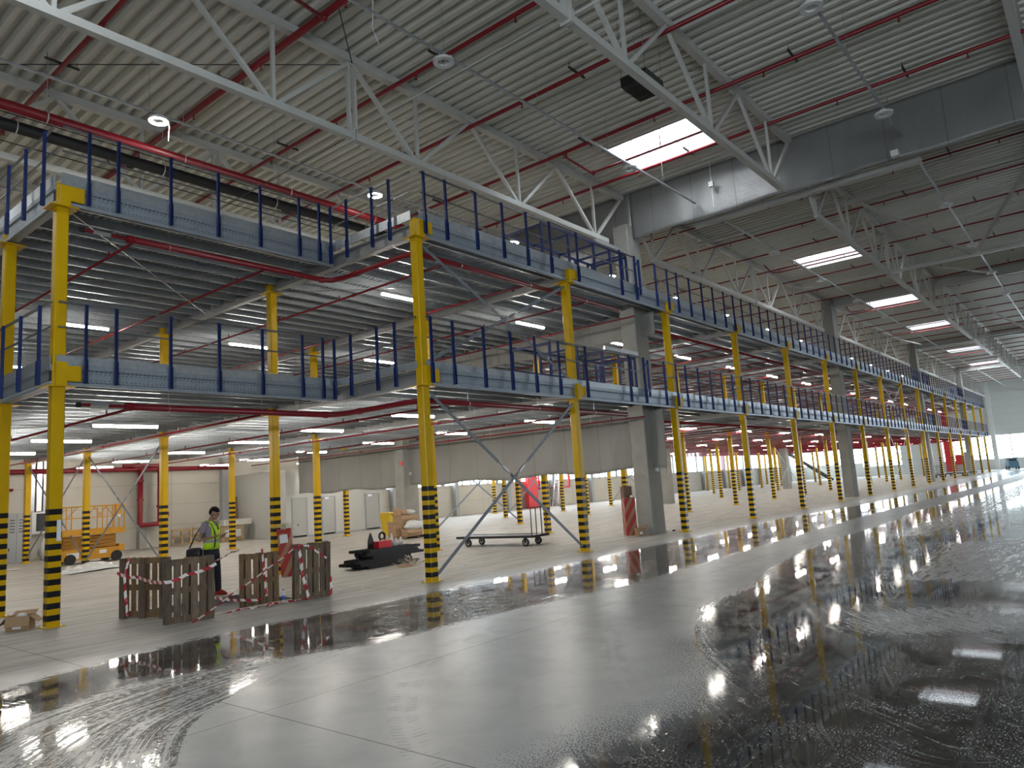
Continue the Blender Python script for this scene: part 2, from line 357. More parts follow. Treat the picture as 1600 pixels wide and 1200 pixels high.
def build_floor():
    xs = np.concatenate([np.arange(-8, 1, 1.0), np.arange(1, 16, 0.07), np.arange(16, 40, 0.25), np.arange(40, ENDX, 1.5), [ENDX, PIT[0], PIT[1]]])
    ys = np.concatenate([np.arange(-22, -3, 1.0), np.arange(-3, 0, 0.14), np.arange(0, 10.4, 0.07), np.arange(10.4, WALLY, 0.6), [WALLY, PIT[2], PIT[3]]])
    xs = np.unique(xs.round(4)); ys = np.unique(ys.round(4))
    X, Y = np.meshgrid(xs, ys); P = np.stack([X.ravel(), Y.ravel()], 1)
    w1 = sdf(STRIP, P); w2 = sdf(RIGHT, P); wet = np.maximum(w1, w2)
    for d in DRY: wet = np.minimum(wet, np.maximum(-sdf(d, P) * 0.5, -0.03))
    dmp = sdf(DAMP, P); k = np.clip(dmp / 0.25 + 0.5, 0, 1); wet = wet * (1 - k) + k * 0.02
    wet = np.clip(wet, -1.5, 1.5)
    spk = np.exp(-(np.minimum(w2, 0) / 0.42) ** 2) * np.clip((8.2 - P[:, 0]) / 0.8, 0, 1) * (w2 < 0.5)
    trk = np.full(len(P), 9.0); trs = np.zeros(len(P))
    for tr in TRACKS:
        # smooth centre line
        c = np.array(tr, float); t = np.linspace(0, len(c) - 1, 60); i = np.minimum(t.astype(int), len(c) - 2); f = (t - i)[:, None]
        p0 = c[np.maximum(i - 1, 0)]; p1 = c[i]; p2 = c[i + 1]; p3 = c[np.minimum(i + 2, len(c) - 1)]
        q = 0.5 * (2 * p1 + (p2 - p0) * f + (2 * p0 - 5 * p1 + 4 * p2 - p3) * f ** 2 + (3 * p1 - p0 - 3 * p2 + p3) * f ** 3)
        s0 = 0.0
        for a, b in zip(q[:-1], q[1:]):
            e = b - a; L = np.hypot(*e); w = P - a; tt = np.clip((w @ e) / (L * L), 0, 1); r = w - tt[:, None] * e; d = np.hypot(r[:, 0], r[:, 1])
            sg = np.sign(e[0] * w[:, 1] - e[1] * w[:, 0]); m = d < np.abs(trk)
            trk = np.where(m, d * np.where(sg == 0, 1, sg), trk); trs = np.where(m, s0 + tt * L, trs); s0 += L
    trk = np.clip(trk, -1.2, 1.2)
    nx, ny = len(xs), len(ys)
    idx = np.arange(nx * ny).reshape(ny, nx)
    q = np.stack([idx[:-1, :-1], idx[:-1, 1:], idx[1:, 1:], idx[1:, :-1]], -1).reshape(-1, 4)
    cx = (X[:-1, :-1] + X[1:, 1:]).ravel() / 2; cy = (Y[:-1, :-1] + Y[1:, 1:]).ravel() / 2
    q = q[~((cx > PIT[0]) & (cx < PIT[1]) & (cy > PIT[2]) & (cy < PIT[3]))]
    me = bpy.data.meshes.new('floor'); nv = nx * ny
    me.vertices.add(nv); co = np.zeros((nv, 3), np.float32); co[:, :2] = P; me.vertices.foreach_set('co', co.ravel())
    me.loops.add(q.size); me.loops.foreach_set('vertex_index', q.ravel().astype(np.int32))
    me.polygons.add(len(q)); me.polygons.foreach_set('loop_start', np.arange(0, q.size, 4, dtype=np.int32))
    me.update(calc_edges=True); me.validate()
    for nm, arr in (('wet', wet), ('spk', spk), ('trk', trk), ('trs', trs)):
        a = me.attributes.new(nm, 'FLOAT', 'POINT'); a.data.foreach_set('value', arr.astype(np.float32))
    t = NT('power_floated_concrete'); co = t.coord(); x, y, z = t.sep(co)
    at = lambda nm: t.n('ShaderNodeAttribute', attribute_name=nm).outputs['Fac']
    wet = at('wet'); spk = at('spk'); trk = at('trk'); trs = at('trs')
    nbig = t.noise(co, 0.35, 5, 0.6, 0.4); nmid = t.noise(co, 2.2, 5, 0.62, 0.6); nst = t.noise(t.mapping(co, (0.9, 6.0, 1)), 2.0, 5, 0.65, 0.5)
    nf = t.noise(co, 16, 4, 0.65); nh = t.noise(t.mapping(co, (1.0, 1.6, 1), (0, 0, 0.5)), 55, 2, 0.6)
    nss = t.noise(t.mapping(co, (1.0, 5.0, 1)), 14, 4, 0.6)
    at_ = t.math('ABSOLUTE', trk)
    cv = t.n('ShaderNodeCombineXYZ'); t.put(cv, 0, t.math('MULTIPLY', trs, 0.55)); t.put(cv, 1, t.math('MULTIPLY', trk, 11.0))
    nflow = t.noise(cv.outputs[0], 1.9, 7, 0.72, 0.25)
    near = t.smooth(at_, 1.15, 0.55)
    sw = t.mixf(near, nst, nflow)
    # water line, drawn out along the wheel paths
    edge = t.math('ADD', wet, t.math('ADD', t.math('MULTIPLY', t.math('SUBTRACT', sw, 0.5), 0.95), t.math('ADD', t.math('MULTIPLY', t.math('SUBTRACT', nss, 0.5), 0.50), t.math('MULTIPLY', t.math('SUBTRACT', nf, 0.5), 0.34))))
    wmask = t.smooth(edge, -0.01, 0.03)
    film = t.smooth(edge, 0.02, 0.42)                       # thicker water further in
    drops = t.smooth(t.math('ADD', nh, t.math('MULTIPLY', spk, 0.20)), 0.655, 0.685)
    wmask = t.math('MAXIMUM', wmask, t.math('MULTIPLY', drops, t.smooth(spk, 0.03, 0.25)))
    # broken film: streaks and flecks where the wet skin has dried off or is stirred up
    nfl = t.noise(t.mapping(co, (1.0, 2.6, 1), (0, 0, 0.35)), 34, 3, 0.65)
    patch = t.smooth(t.math('ADD', t.math('MULTIPLY', nmid, 0.6), t.math('MULTIPLY', sw, 0.4)), 0.44, 0.60)
    fleck = t.math('MULTIPLY', t.smooth(nfl, 0.56, 0.62), patch)
    streak = t.math('MULTIPLY', t.smooth(sw, 0.60, 0.66), t.smooth(nf, 0.35, 0.6))
    brk = t.math('MULTIPLY', wmask, t.math('MAXIMUM', fleck, t.math('MULTIPLY', streak, 0.8)))
    # tyre prints
    inband = t.math('LESS_THAN', at_, 0.125)
    tread = t.math('LESS_THAN', t.math('FRACT', t.math('ADD', t.math('DIVIDE', trs, 0.075), t.math('MULTIPLY', at_, 5.0))), 0.5)
    gap = t.math('GREATER_THAN', at_, 0.03)
    print_ = t.math('MULTIPLY', inband, t.math('MULTIPLY', tread, gap))
    print_ = t.math('MULTIPLY', print_, t.smooth(nmid, 0.40, 0.58))
    def joint(c, o):
        return t.math('LESS_THAN', t.math('ABSOLUTE', t.math('MULTIPLY', t.math('SUBTRACT', t.math('FRACT', t.math('ADD', t.math('DIVIDE', t.math('SUBTRACT', c, o), 5.8), 0.5)), 0.5), 5.8)), 0.006)
    jn = t.math('MAXIMUM', joint(x, 3.63), joint(y, 5.94))
    dry = t.mix(nbig, (0.33, 0.34, 0.34, 1), (0.46, 0.465, 0.455, 1))
    dry = t.mix(t.smooth(nmid, 0.35, 0.75, 0.0, 0.35), dry, (0.25, 0.26, 0.265, 1))
    dry = t.mix(t.smooth(nst, 0.55, 0.75, 0.0, 0.2), dry, (0.20, 0.20, 0.20, 1))
    nlong = t.noise(t.mapping(co, (0.35, 3.2, 1), (0, 0, 0.06)), 1.6, 6, 0.7, 0.8)
    dust = t.mix(t.smooth(nlong, 0.3, 0.7), (0.27, 0.25, 0.22, 1), (0.48, 0.455, 0.41, 1))
    dust = t.mix(t.smooth(nf, 0.62, 0.75, 0.0, 0.35), dust, (0.66, 0.64, 0.60, 1))
    under = t.smooth(y, 9.6, 10.8)
    dry = t.mix(under, dry, dust)
    dry = t.mix(t.math('MULTIPLY', print_, 0.40), dry, (0.14, 0.14, 0.14, 1))
    wetc = t.mix(film, t.mix(0.70, dry, (0.045, 0.043, 0.04, 1)), (0.036, 0.035, 0.033, 1))
    wetc = t.mix(brk, wetc, (0.17, 0.172, 0.175, 1))
    c = t.mix(wmask, dry, wetc)
    c = t.mix(jn, c, (0.06, 0.06, 0.06, 1))
    t.put(t.b, 'Base Color', c)
    rdry = t.mixf(under, t.math('ADD', 0.20, t.math('MULTIPLY', nmid, 0.26)), 0.6)
    rwet = t.mixf(brk, t.mixf(film, 0.035, 0.012), 0.26)
    t.put(t.b, 'Roughness', t.mixf(wmask, rdry, rwet))
    t.b.inputs['Specular IOR Level'].default_value = 0.5
    rip = t.math('ADD', t.math('MULTIPLY', nf, 0.5), t.math('MULTIPLY', nss, 0.5))
    h = t.math('MULTIPLY', rip, t.mixf(wmask, 0.35, t.mixf(film, 0.13, 0.035)))
    h = t.math('ADD', h, t.math('ADD', t.math('MULTIPLY', print_, -0.3), t.math('MULTIPLY', brk, 0.30)))
    t.bump(h, 0.22, 0.012)
    me.materials.append(t.m)
    o = put('floor', me); struct(o)
    p = MB(); x0, x1, y0, y1 = PIT; d = -0.12
    p.quad((x0, y0, 0), (x0, y0, d), (x1, y0, d), (x1, y0, 0)).quad((x0, y1, 0), (x1, y1, 0), (x1, y1, d), (x0, y1, d))
    p.quad((x0, y0, 0), (x0, y1, 0), (x0, y1, d), (x0, y0, d)).quad((x1, y0, 0), (x1, y0, d), (x1, y1, d), (x1, y1, 0)).quad((x0, y0, d), (x0, y1, d), (x1, y1, d), (x1, y0, d))
    struct(p.build('floor_pit', mat('pit_concrete', (0.22, 0.22, 0.22), 0.8, 0, 0.2, 3)))
build_floor()

# ------------------------------------------------------------------ roof sheet with skylight openings
def build_roof():
    m = MB(); per = 0.30; z0 = ROOFZ; z1 = ROOFZ + 0.15
    x = -8.0; ya, yb = -22.0, WALLY
    def holes(xa, xb):
        for sx in SKYX:
            if xb > sx - 0.95 and xa < sx + 0.95:
                segs = []; y = ya
                for sy in SKYY: segs.append((y, sy - 1.42)); y = sy + 1.42
                segs.append((y, yb)); return segs
        return [(ya, yb)]
    while x < ENDX:
        pts = [(x, z1), (x + 0.11, z1), (x + 0.15, z0), (x + 0.26, z0), (x + 0.30, z1)]
        for (xa, za), (xb, zb) in zip(pts[:-1], pts[1:]):
            for y0, y1 in holes(x, x + per): m.quad((xa, y0, za), (xb, y0, zb), (xb, y1, zb), (xa, y1, za))
        x += per
    struct(m.build('ceiling', M['roof']))
build_roof()
k = 0
for iy, sy in enumerate(SKYY):
    for ix, sx in enumerate(SKYX):
        k += 1
        xa, xb, ya, yb = sx - 1.1, sx + 1.1, sy - 1.45, sy + 1.45
        root = bpy.data.objects.new('window_%d' % k, None); COL.objects.link(root); struct(root)
        c = MB(); zt = ROOFZ + 0.55
        for a in ((xa, xa + 0.06, ya, yb), (xb - 0.06, xb, ya, yb), (xa, xb, ya, ya + 0.06), (xa, xb, yb - 0.06, yb)): c.box(a[0], a[1], a[2], a[3], ROOFZ - 0.02, zt)
        struct(c.build('upstand', M['grey_paint'], root))
        f = MB()
        for yy in (ya + 0.5, sy, yb - 0.5): f.box(xa, xb, yy - 0.02, yy + 0.02, zt - 0.10, zt - 0.06)
        f.box(sx - 0.5, sx - 0.46, ya, yb, zt - 0.10, zt - 0.06)
        struct(f.build('frame', M['white_paint'], root))
        g = MB().box(xa, xb, ya, yb, zt, zt + 0.02); struct(g.build('pane', M['skylight_pane'], root))

# ------------------------------------------------------------------ outer walls and windows
def wall_box(name, args, m): return struct(MB().box(*args).build(name, m))
wall_box('wall_back', (-8, 30.6, WALLY, WALLY + 0.2, 0, 12), M['wall_x'])
wb = struct(MB().box(30.6, ENDX, WALLY, WALLY + 0.2, 0, 2.12).box(30.6, ENDX, WALLY, WALLY + 0.2, 4.75, 12).build('wall_back', M['wall_x']))
struct(MB().box(-8.2, -8, -22, WALLY + 0.2, 0, 1.2).box(-8.2, -8, -22, WALLY + 0.2, 6.2, 12).box(-8.2, -8, -22, -11.5, 1.2, 6.2).box(-8.2, -8, -1, WALLY + 0.2, 1.2, 6.2).build('wall_left', M['wall_y']))
struct(MB().box(-8, ENDX, -22.2, -22, 0, 1.2).box(-8, ENDX, -22.2, -22, 6.2, 12).box(1.5, 62, -22.2, -22, 1.2, 6.2).build('wall_front', M['wall_x']))
wy = [(-22, -1.0, 1.35, 4.3), (-1.0, 8.2, 1.35, 4.3), (8.2, 17.6, 1.35, 4.4), (22.6, 27.8, 1.35, 4.4), (27.8, 36.2, 1.9, 5.2)]
e = MB(); prev = -22.0
for y0, y1, z0, z1 in wy:
    if y0 > prev: e.box(ENDX, ENDX + 0.2, prev, y0, 0, 12)
    e.box(ENDX, ENDX + 0.2, y0, y1, 0, z0); e.box(ENDX, ENDX + 0.2, y0, y1, z1, 12); prev = y1
e.box(ENDX, ENDX + 0.2, prev, WALLY + 0.2, 0, 12)
struct(e.build('wall_right', M['wall_y']))
def window(axis, a0, a1, z0, z1, plane, step, pane):
    global k
    k += 1; root = bpy.data.objects.new('window_%d' % k, None); COL.objects.link(root); struct(root)
    f = MB(); g = MB(); n = max(1, round((a1 - a0) / step))
    def bx(m, p, q, za, zb, d0, d1):
        if axis == 'x': m.box(p, q, plane + d0, plane + d1, za, zb)
        else: m.box(plane + d0, plane + d1, p, q, za, zb)
    for i in range(n + 1):
        c = a0 + (a1 - a0) * i / n; bx(f, c - 0.055, c + 0.055, z0, z1, 0.02, 0.12)
    for zz in (z0, z1): bx(f, a0, a1, zz - 0.04, zz + 0.04, 0.02, 0.12)
    bx(g, a0, a1, z0, z1, 0.14, 0.16)
    struct(f.build('frame', M['grey_paint'], root)); struct(g.build('pane', pane, root))
x = 30.8; i = 0
while x + 5.6 < ENDX:
    window('x', x, x + 5.6, 2.12, 4.75, WALLY, 0.93, M['window_pane_pink'] if i == 9 else M['window_pane']); x += 5.8; i += 1
for y0, y1, z0, z1 in wy: window('y', y0, y1, z0, z1, ENDX, 1.6, M['window_pane'])
for q in range(1): window('x', -8 + 9.5 * q, 1.5 + 9.5 * q, 1.2, 6.2, -22.2, 1.6, M['window_pane_side'])
for q in range(4): window('x', 62 + 12.75 * q, 74.75 + 12.75 * q, 1.2, 6.2, -22.2, 1.6, M['window_pane_side'])  # glowing panes added out of view to brighten the far end
for q in range(1, 2): window('y', -22 + 10.5 * q, -11.5 + 10.5 * q, 1.2, 6.2, -8.2, 1.6, M['window_pane_side'])
for j in range(19):  # steel posts of the back wall
    xx = 14.3 + 5.8 * j if j else 15.9
    if xx < ENDX - 0.4: tag(MB().box(xx - 0.17, xx + 0.17, WALLY - 0.36, WALLY - 0.02, 0, ROOFZ).build('wall_post', M['concrete'] if j == 0 else M['grey_paint']),
        'grey post standing against the back wall, %s from the partition corner' % ORD[j] if j else 'concrete wall post between two red riser pipes', 'post', None)
struct(MB().box(ENDX - 0.4, ENDX - 0.02, 11.3, 11.8, 0, ROOFZ).build('trim_1', M['white_paint']))

# ------------------------------------------------------------------ smoke curtain hung across the hall
def curtain(name, label, ys, top, botf, m, x0=XC, amp=0.05, nz=14):
    v = []; f = []; n = len(ys)
    for a, y in enumerate(ys):
        b = botf(y)
        for c in range(nz + 1):
            z = top + (b - top) * c / nz; t = c / nz
            d = amp * (0.3 + 0.7 * t) * (math.sin(y * 4.3 + 1.2 * math.sin(y * 1.3)) * 0.45 + 1.6 * (mnoise.noise(Vector((y * 0.7, z * 0.8, 3.1)))) + 0.5 * mnoise.noise(Vector((y * 2.3, z * 1.5, 9.0))))
            v.append((x0 + d, y, z))
    for a in range(n - 1):
        for c in range(nz): i = a * (nz + 1) + c; f.append((i, i + 1, i + nz + 2, i + nz + 1))
    mb = MB(); mb.v = v; mb.f = f
    o = mb.build(name, m, None, True); tag(o, label, 'curtain')
    sol = o.modifiers.new('thick', 'SOLIDIFY'); sol.thickness = 0.006
    return o
fr = lambda a, b, s: list(np.arange(a, b, s)) + [b]
curtain('smoke_curtain', 'silvery grey smoke curtain hanging from the roof across the open hall', fr(-22, 11.45, 0.14), ROOFZ - 0.01, lambda y: 9.80 + 0.02 * math.sin(y * 2), M['curtain'], XC, 0.045)
def hem(y):
    pts = [(11.45, 9.0), (12.2, 9.05), (12.65, 9.33), (14.2, 9.7), (16, 10.2), (40, 10.2)]
    pts = [(11.45, 9.0), (12.2, 9.02), (12.7, 9.25), (14.2, 8.6), (16, 7.7), (40, 7.7)]
    return float(np.interp(y, [p[0] for p in pts], [p[1] for p in pts]))
curtain('smoke_curtain', 'dark grey smoke curtain above the upper deck, left of the near concrete column', fr(11.46, 35.9, 0.16), ROOFZ - 0.01, hem, M['curtain'], XC, 0.05)
curtain('smoke_curtain', 'shallow grey smoke curtain between the two decks beside the concrete column', fr(10.95, 33.8, 0.16), 7.19, lambda y: 6.42, M['curtain_low'], XC, 0.03, 8)
curtain('smoke_curtain', 'beige grey smoke curtain hanging under the lower deck above the floor', fr(10.95, 31.0, 0.13), 3.97, lambda y: 2.08 + 0.05 * math.sin(y * 1.7), M['curtain_low'], XC, 0.08)

# ------------------------------------------------------------------ concrete columns
def ccol(x, y, h, label):
    o = MB()
    c = 0.025; a, b = 0.41, 0.28
    prof = [(-a + c, -b), (a - c, -b), (a, -b + c), (a, b - c), (a - c, b), (-a + c, b), (-a, b - c), (-a, -b + c)]
    o.prism(prof, 'z', 0, h); q = o.build('concrete_column', M['concrete']); q.location = (x, y, 0); tag(q, label, 'column')
    return q
c0 = ccol(21.2, 11.74, 10.25, 'large grey concrete column with striped boxes leaning at its foot')
cb = thing('switch_box', 'small white switch box with a conduit on the near concrete column', 'switch', (21.28, 11.44, 0))
MB().box(-0.07, 0.07, -0.06, 0.015, 1.98, 2.16).build('box', M['white_paint'], cb); MB().tube((0, -0.01, 2.16), (0, -0.01, 3.96), 0.012, 6).build('conduit', M['white_paint'], cb)
for n_, (x, y) in enumerate([(21.2, 23.25), (44.1, 11.6), (44.4, 23.2), (67.6, 11.6), (67.6, 23.2), (90.8, 11.6)]):
    lab = ['grey concrete column behind the heap of cardboard boxes', 'tall grey concrete column rising through both decks, mid row', 'grey concrete column deep under the deck beside the far stair', 'darker concrete column near the low trolleys', 'far concrete column deep under the deck before the end windows', 'farthest concrete column near the end wall'][n_]
    ccol(x, y, ROOFZ - 0.02, lab)
cb = thing('switch_box', 'white switch box with conduit and red alarm disc on the column behind the boxes', 'switch', (21.2, 22.95, 0))
MB().box(-0.09, 0.09, -0.07, 0.015, 2.55, 2.68).build('box', M['white_paint'], cb); MB().tube((0, -0.01, 2.68), (0, -0.01, 3.9), 0.012, 6).build('conduit', M['white_paint'], cb)
MB().tube((-0.42, 0.1, 3.05), (-0.46, 0.1, 3.05), 0.09, 14).build('alarm_disc', M['red_bright'], cb)

# ------------------------------------------------------------------ roof trusses (one build, then copies)
def make_truss(label):
    r = thing('roof_truss', label, 'truss', (0, 0, 0), 0, 'white roof trusses')
    w = M['truss']; S = 23.2; B = -1.9; T = ROOFZ - 0.09; L = 0.13  # local z 0 is the sheet; members hang below
    MB().box(0.05, S - 0.05, -0.085, 0.085, -0.19, -0.01).build('top_chord', w, r)
    MB().box(1.85, S - 1.25, -0.075, 0.075, B - 0.075, B + 0.075).build('bottom_chord', w, r)
    nodes = [1.93 + 3.865 * k for k in range(6)]; tops = [0.0] + [3.86 + 3.865 * k for k in range(5)] + [S]
    for i, xb in enumerate(nodes):
        MB().bar((xb, 0, B + 0.05), (xb, 0, -0.15), 0.07, 0.07, (0, 1, 0)).build('vertical', w, r)
        a = max(0.12, tops[i]); b = min(S - 0.12, tops[i + 1])
        MB().bar((xb - 0.08, 0, B + 0.05), (a, 0, -0.15), 0.085, 0.085, (0, 1, 0)).build('diagonal', w, r)
        MB().bar((xb + 0.08, 0, B + 0.05), (b, 0, -0.15), 0.085, 0.085, (0, 1, 0)).build('diagonal', w, r)
    xc = 11.6
    for d in (-0.08, 0.08): MB().box(xc + d - 0.03, xc + d + 0.03, -0.05, 0.05, B + 0.06, -0.16).build('splice_post', w, r)
    MB().box(xc - 0.05, xc - 0.02, -0.12, 0.12, B - 0.12, B + 0.14).box(xc + 0.02, xc + 0.05, -0.12, 0.12, B - 0.12, B + 0.14).build('splice_plate', w, r)
    return r
TY = [(0.3, 'over the open floor'), (6.05, 'second from the deck edge'), (11.75, 'above the deck edge'), (17.5, 'first behind the deck edge'), (23.25, 'second behind the deck edge'), (29.0, 'third behind the deck edge'), (-5.5, 'behind the camera')]
SPAN = ['before the smoke curtain', 'first span past the smoke curtain', 'second span past the smoke curtain', 'third span past the smoke curtain', 'far end span']
tr0 = None
for j, (ty, tl) in enumerate(TY):
    for i in range(5):
        if j == 6 and i != 1: continue
        lab = 'white lattice roof truss %s, %s' % (tl, SPAN[i])
        loc = (-2.02 + 23.18 * i, ty, ROOFZ)
        if tr0 is None: tr0 = make_truss(lab); tr0.location = loc
        else: dup(tr0, loc, lab)
# girders under the sheet along the column lines, tie struts at the truss splices
for i, x in enumerate([44.4, 67.6, 90.8]):
    g = MB().box(x - 0.10, x + 0.10, -22, 11.4, ROOFZ - 0.5, ROOFZ - 0.42).box(x - 0.10, x + 0.10, -22, 11.4, ROOFZ - 0.06, ROOFZ - 0.0).box(x - 0.02, x + 0.02, -22, 11.4, ROOFZ - 0.42, ROOFZ - 0.06).build('roof_girder', M['truss'])
    tag(g, 'white steel roof girder across the hall, %s past the curtain' % ORD[i], 'beam')
g = MB().box(21.93, 22.12, 2.9, 9.6, 9.90, 10.02).box(21.9, 22.15, 2.9, 9.6, 9.88, 9.90).build('roof_girder', M['truss']); tag(g, 'pale beam running just behind the hem of the roof smoke curtain', 'beam')
for i, x in enumerate([27.0, 32.75, 38.6, 55.9, 79.1, 102.3]):
    z = 9.53 if i in (1, 3, 4, 5) else 11.0
    g = MB().bar((x, -11, z), (x, 6.1 if z < 10 else 11.7, z), 0.11, 0.11).build('tie_strut', M['truss'])
    tag(g, 'white strut tying the trusses together across the hall, %s past the curtain' % ORD[i], 'strut')
for i, (p, q) in enumerate([((26.9, 5.9, 11.1), (32.7, 3.1, 9.6)), ((32.8, 3.0, 9.6), (27, 0.4, 11.1)), ((38.7, 5.9, 11.1), (44.3, 3.1, 11.0)), ((44.5, 5.9, 11.1), (55.8, 3.1, 9.6)), ((32.8, 9.0, 9.6), (38.5, 11.6, 11.1)), ((55.9, 9.0, 9.6), (61, 11.6, 11.1))]):
    g = MB().bar(p, q, 0.09, 0.09).build('roof_brace', M['truss']); tag(g, 'slanting white roof brace between trusses, %s past the curtain' % ORD[i], 'brace')
# thin tie cable and rods by the nearest splice
for i, (p, q, rr, m, lab) in enumerate([((9.56, 11.75, 9.62), (9.56, 6.05, 9.62), 0.014, 'truss', 'thin white tie rod between the splices of the two nearest trusses'),
        ((9.56, 11.7, 9.55), (9.56, 17.5, 9.55), 0.010, 'dark_metal', 'thin dark tie rod running from the near truss splice over the deck'),
        ((9.5, 11.8, 11.2), (3.8, 17.4, 11.2), 0.011, 'dark_metal', 'thin dark diagonal rod under the roof sheet above the deck corner'),
        ((9.55, 11.65, 11.2), (3.8, 6.1, 11.2), 0.011, 'dark_metal', 'thin dark diagonal rod leaving the near truss joint toward the camera'),
        ((9.7, 6.0, 9.62), (9.62, 3.0, 9.62), 0.03, 'truss', 'short white strut at the splice of the truss over the open floor')]):
    tag(MB().tube(p, q, rr, 6).build('tie_rod', M[m]), lab, 'rod')

# ------------------------------------------------------------------ sprinkler pipes under the roof
head_me = MB().path([(0, 0, 0), (0, 0, -0.06), (0, 0, -0.10)], [0.018, 0.018, 0.012], 6).box(-0.03, 0.03, -0.03, 0.03, -0.115, -0.108).mesh('sprinkler_head', M['red'])
clamp_me = MB().box(-0.33, 0.33, -0.022, 0.022, 0.045, 0.085).box(-0.29, -0.28, -0.006, 0.006, 0.08, 0.2).box(0.28, 0.29, -0.006, 0.006, 0.08, 0.2).mesh('hanger_channel', M['dark_metal'])
pipe_x = [2.6, 5.3, 8.1, 10.75, 13.45, 16.5, 19.25] + [22.6 + 2.87 * i for i in range(31)]
for i, x in enumerate(pipe_x):
    near = x < 48
    r = thing('sprinkler_pipe', 'dark red sprinkler pipe under the roof sheet, %s %s the smoke curtain' % (ORD[6 - i] if i < 7 else ORD[i - 7], 'before' if i < 7 else 'past'), 'pipe', (x, 0, 11.14), 0, 'roof sprinkler pipes')
    rad = (0.075 if i == 2 else 0.05) if i < 7 else 0.032
    ya = -14 if i > 6 else -8
    MB().tube((0, ya, 0), (0, 35.5, 0), rad, 8).build('pipe', M['red'], r, True)
    if near:
        for j in range(9):
            y = 1.3 + 2.9 * j + (0.9 if i % 2 else 0)
            put('sprinkler_head', head_me, r, (0, y, -rad + 0.01))
        for j in range(5): put('hanger_channel', clamp_me, r, (0, 2.6 + 5.75 * j + (1.8 if i % 2 else 0), 0))
r = thing('sprinkler_pipe', 'red pipe offset crossing beneath the nearest big skylight', 'pipe')
MB().path([(16.5, 10.83, 11.12), (16.55, 10.85, 11.0), (17.9, 10.9, 10.98), (17.96, 10.8, 10.98), (17.96, 6.9, 10.98)], 0.035, 8).build('pipe', M['red'], r, True)
MB().tube((17.96, 8.6, 11.0), (17.96, 8.6, 11.4), 0.02, 6).build('riser', M['red'], r); MB().ball((17.96, 10.86, 10.98), 0.07, 0.07, 0.07, 8, 6).build('elbow', M['red'], r)
r = thing('sprinkler_pipe', 'short red branch pipe ending beside the roof pipe over the deck corner', 'pipe')
MB().path([(6.2, 10.4, 11.05), (8.0, 10.62, 11.02)], 0.04, 8).build('pipe', M['red'], r, True); MB().ball((8.06, 10.63, 11.03), 0.075, 0.075, 0.06, 8, 6).build('elbow', M['red'], r)
for i, (x, y) in enumerate([(34.3, 9.5), (47.3, 9.4), (58.5, 9.4)]):
    r = thing('sprinkler_pipe', 'red bypass pipe beside the %s skylight past the curtain' % ORD[i], 'pipe')
    MB().path([(x - 1.6, y + 1.6, 11.1), (x - 0.4, y + 1.7, 11.0), (x - 0.2, y + 1.4, 11.0), (x - 0.2, y - 3.5, 11.0)], 0.032, 6).build('pipe', M['red'], r, True); MB().tube((x - 0.2, y + 0.6, 11), (x - 0.2, y + 0.6, 11.4), 0.02, 6).build('riser', M['red'], r)
# big mains above the deck
hook = lambda z, rr: MB().path([(0, rr * math.cos(a), rr * math.sin(a)) for a in np.linspace(math.pi * 0.5, math.pi * 1.9, 10)], 0.012, 5).tube((0, 0, rr), (0, 0, z), 0.008, 5)
r = thing('sprinkler_main', 'thick red sprinkler main running over the upper deck', 'pipe', (0, 16.1, 10.0))
MB().tube((-7.5, 0, 0), (60, 0, 0), 0.11, 12).build('pipe', M['red'], r, True)
for j in range(12): put('pipe_hook', hook(1.4, 0.125).mesh('pipe_hook', M['alu']) if j == 0 else r.children[-1].data, r, (2.2 + 2.9 * j, 0, 0))
r = thing('insulated_duct', 'thick black insulated pipe beside the red main over the upper deck', 'pipe', (0, 16.95, 10.0))
MB().tube((-7.5, 0, 0), (24, 0, 0), 0.13, 12).build('pipe', M['black'], r, True)
MB().tube((-7.5, -0.22, 0.16), (24, -0.22, 0.16), 0.012, 5).build('cable', M['black'], r); MB().tube((-7.5, 0.5, -0.15), (24, 0.5, -0.15), 0.012, 5).build('cable', M['black'], r)
for j in range(8): put('pipe_hook', hook(1.4, 0.145).mesh('pipe_hook', M['alu']) if j == 0 else r.children[-1].data, r, (1.7 + 3.1 * j, 0, 0))

# ------------------------------------------------------------------ cable trays and ring lamps
TR = [(15.0, -7, 20.9, 'over the upper deck'), (15.0, 21.5, 98, 'over the far upper deck'), (9.07, -7, 21.05, 'over the open floor by the deck'), (9.07, 22.5, 110, 'past the curtain over the open floor'), (3.12, -7, 20.9, 'far out over the open floor'), (3.12, 21.9, 110, 'past the curtain, farther out'), (21.2, -7, 45, 'deep over the upper deck'), (27.4, -7, 45, 'deepest over the upper deck')]
for i, (y, a, b, lab) in enumerate(TR):
    r = thing('cable_tray', 'slim perforated cable tray %s' % lab, 'tray', (0, y, 10.3))
    MB().box(a, b, -0.03, 0.03, -0.015, 0.0).box(a, b, -0.03, -0.026, 0, 0.025).box(a, b, 0.026, 0.03, 0, 0.025).build('tray', M['galv'], r)
    m = MB(); x = a + 1.5
    while x < min(b, 60): m.tube((x, 0, 0.01), (x, 0, 1.1), 0.005, 4); x += 3.05
    m.build('hanger_wire', M['steel'], r)
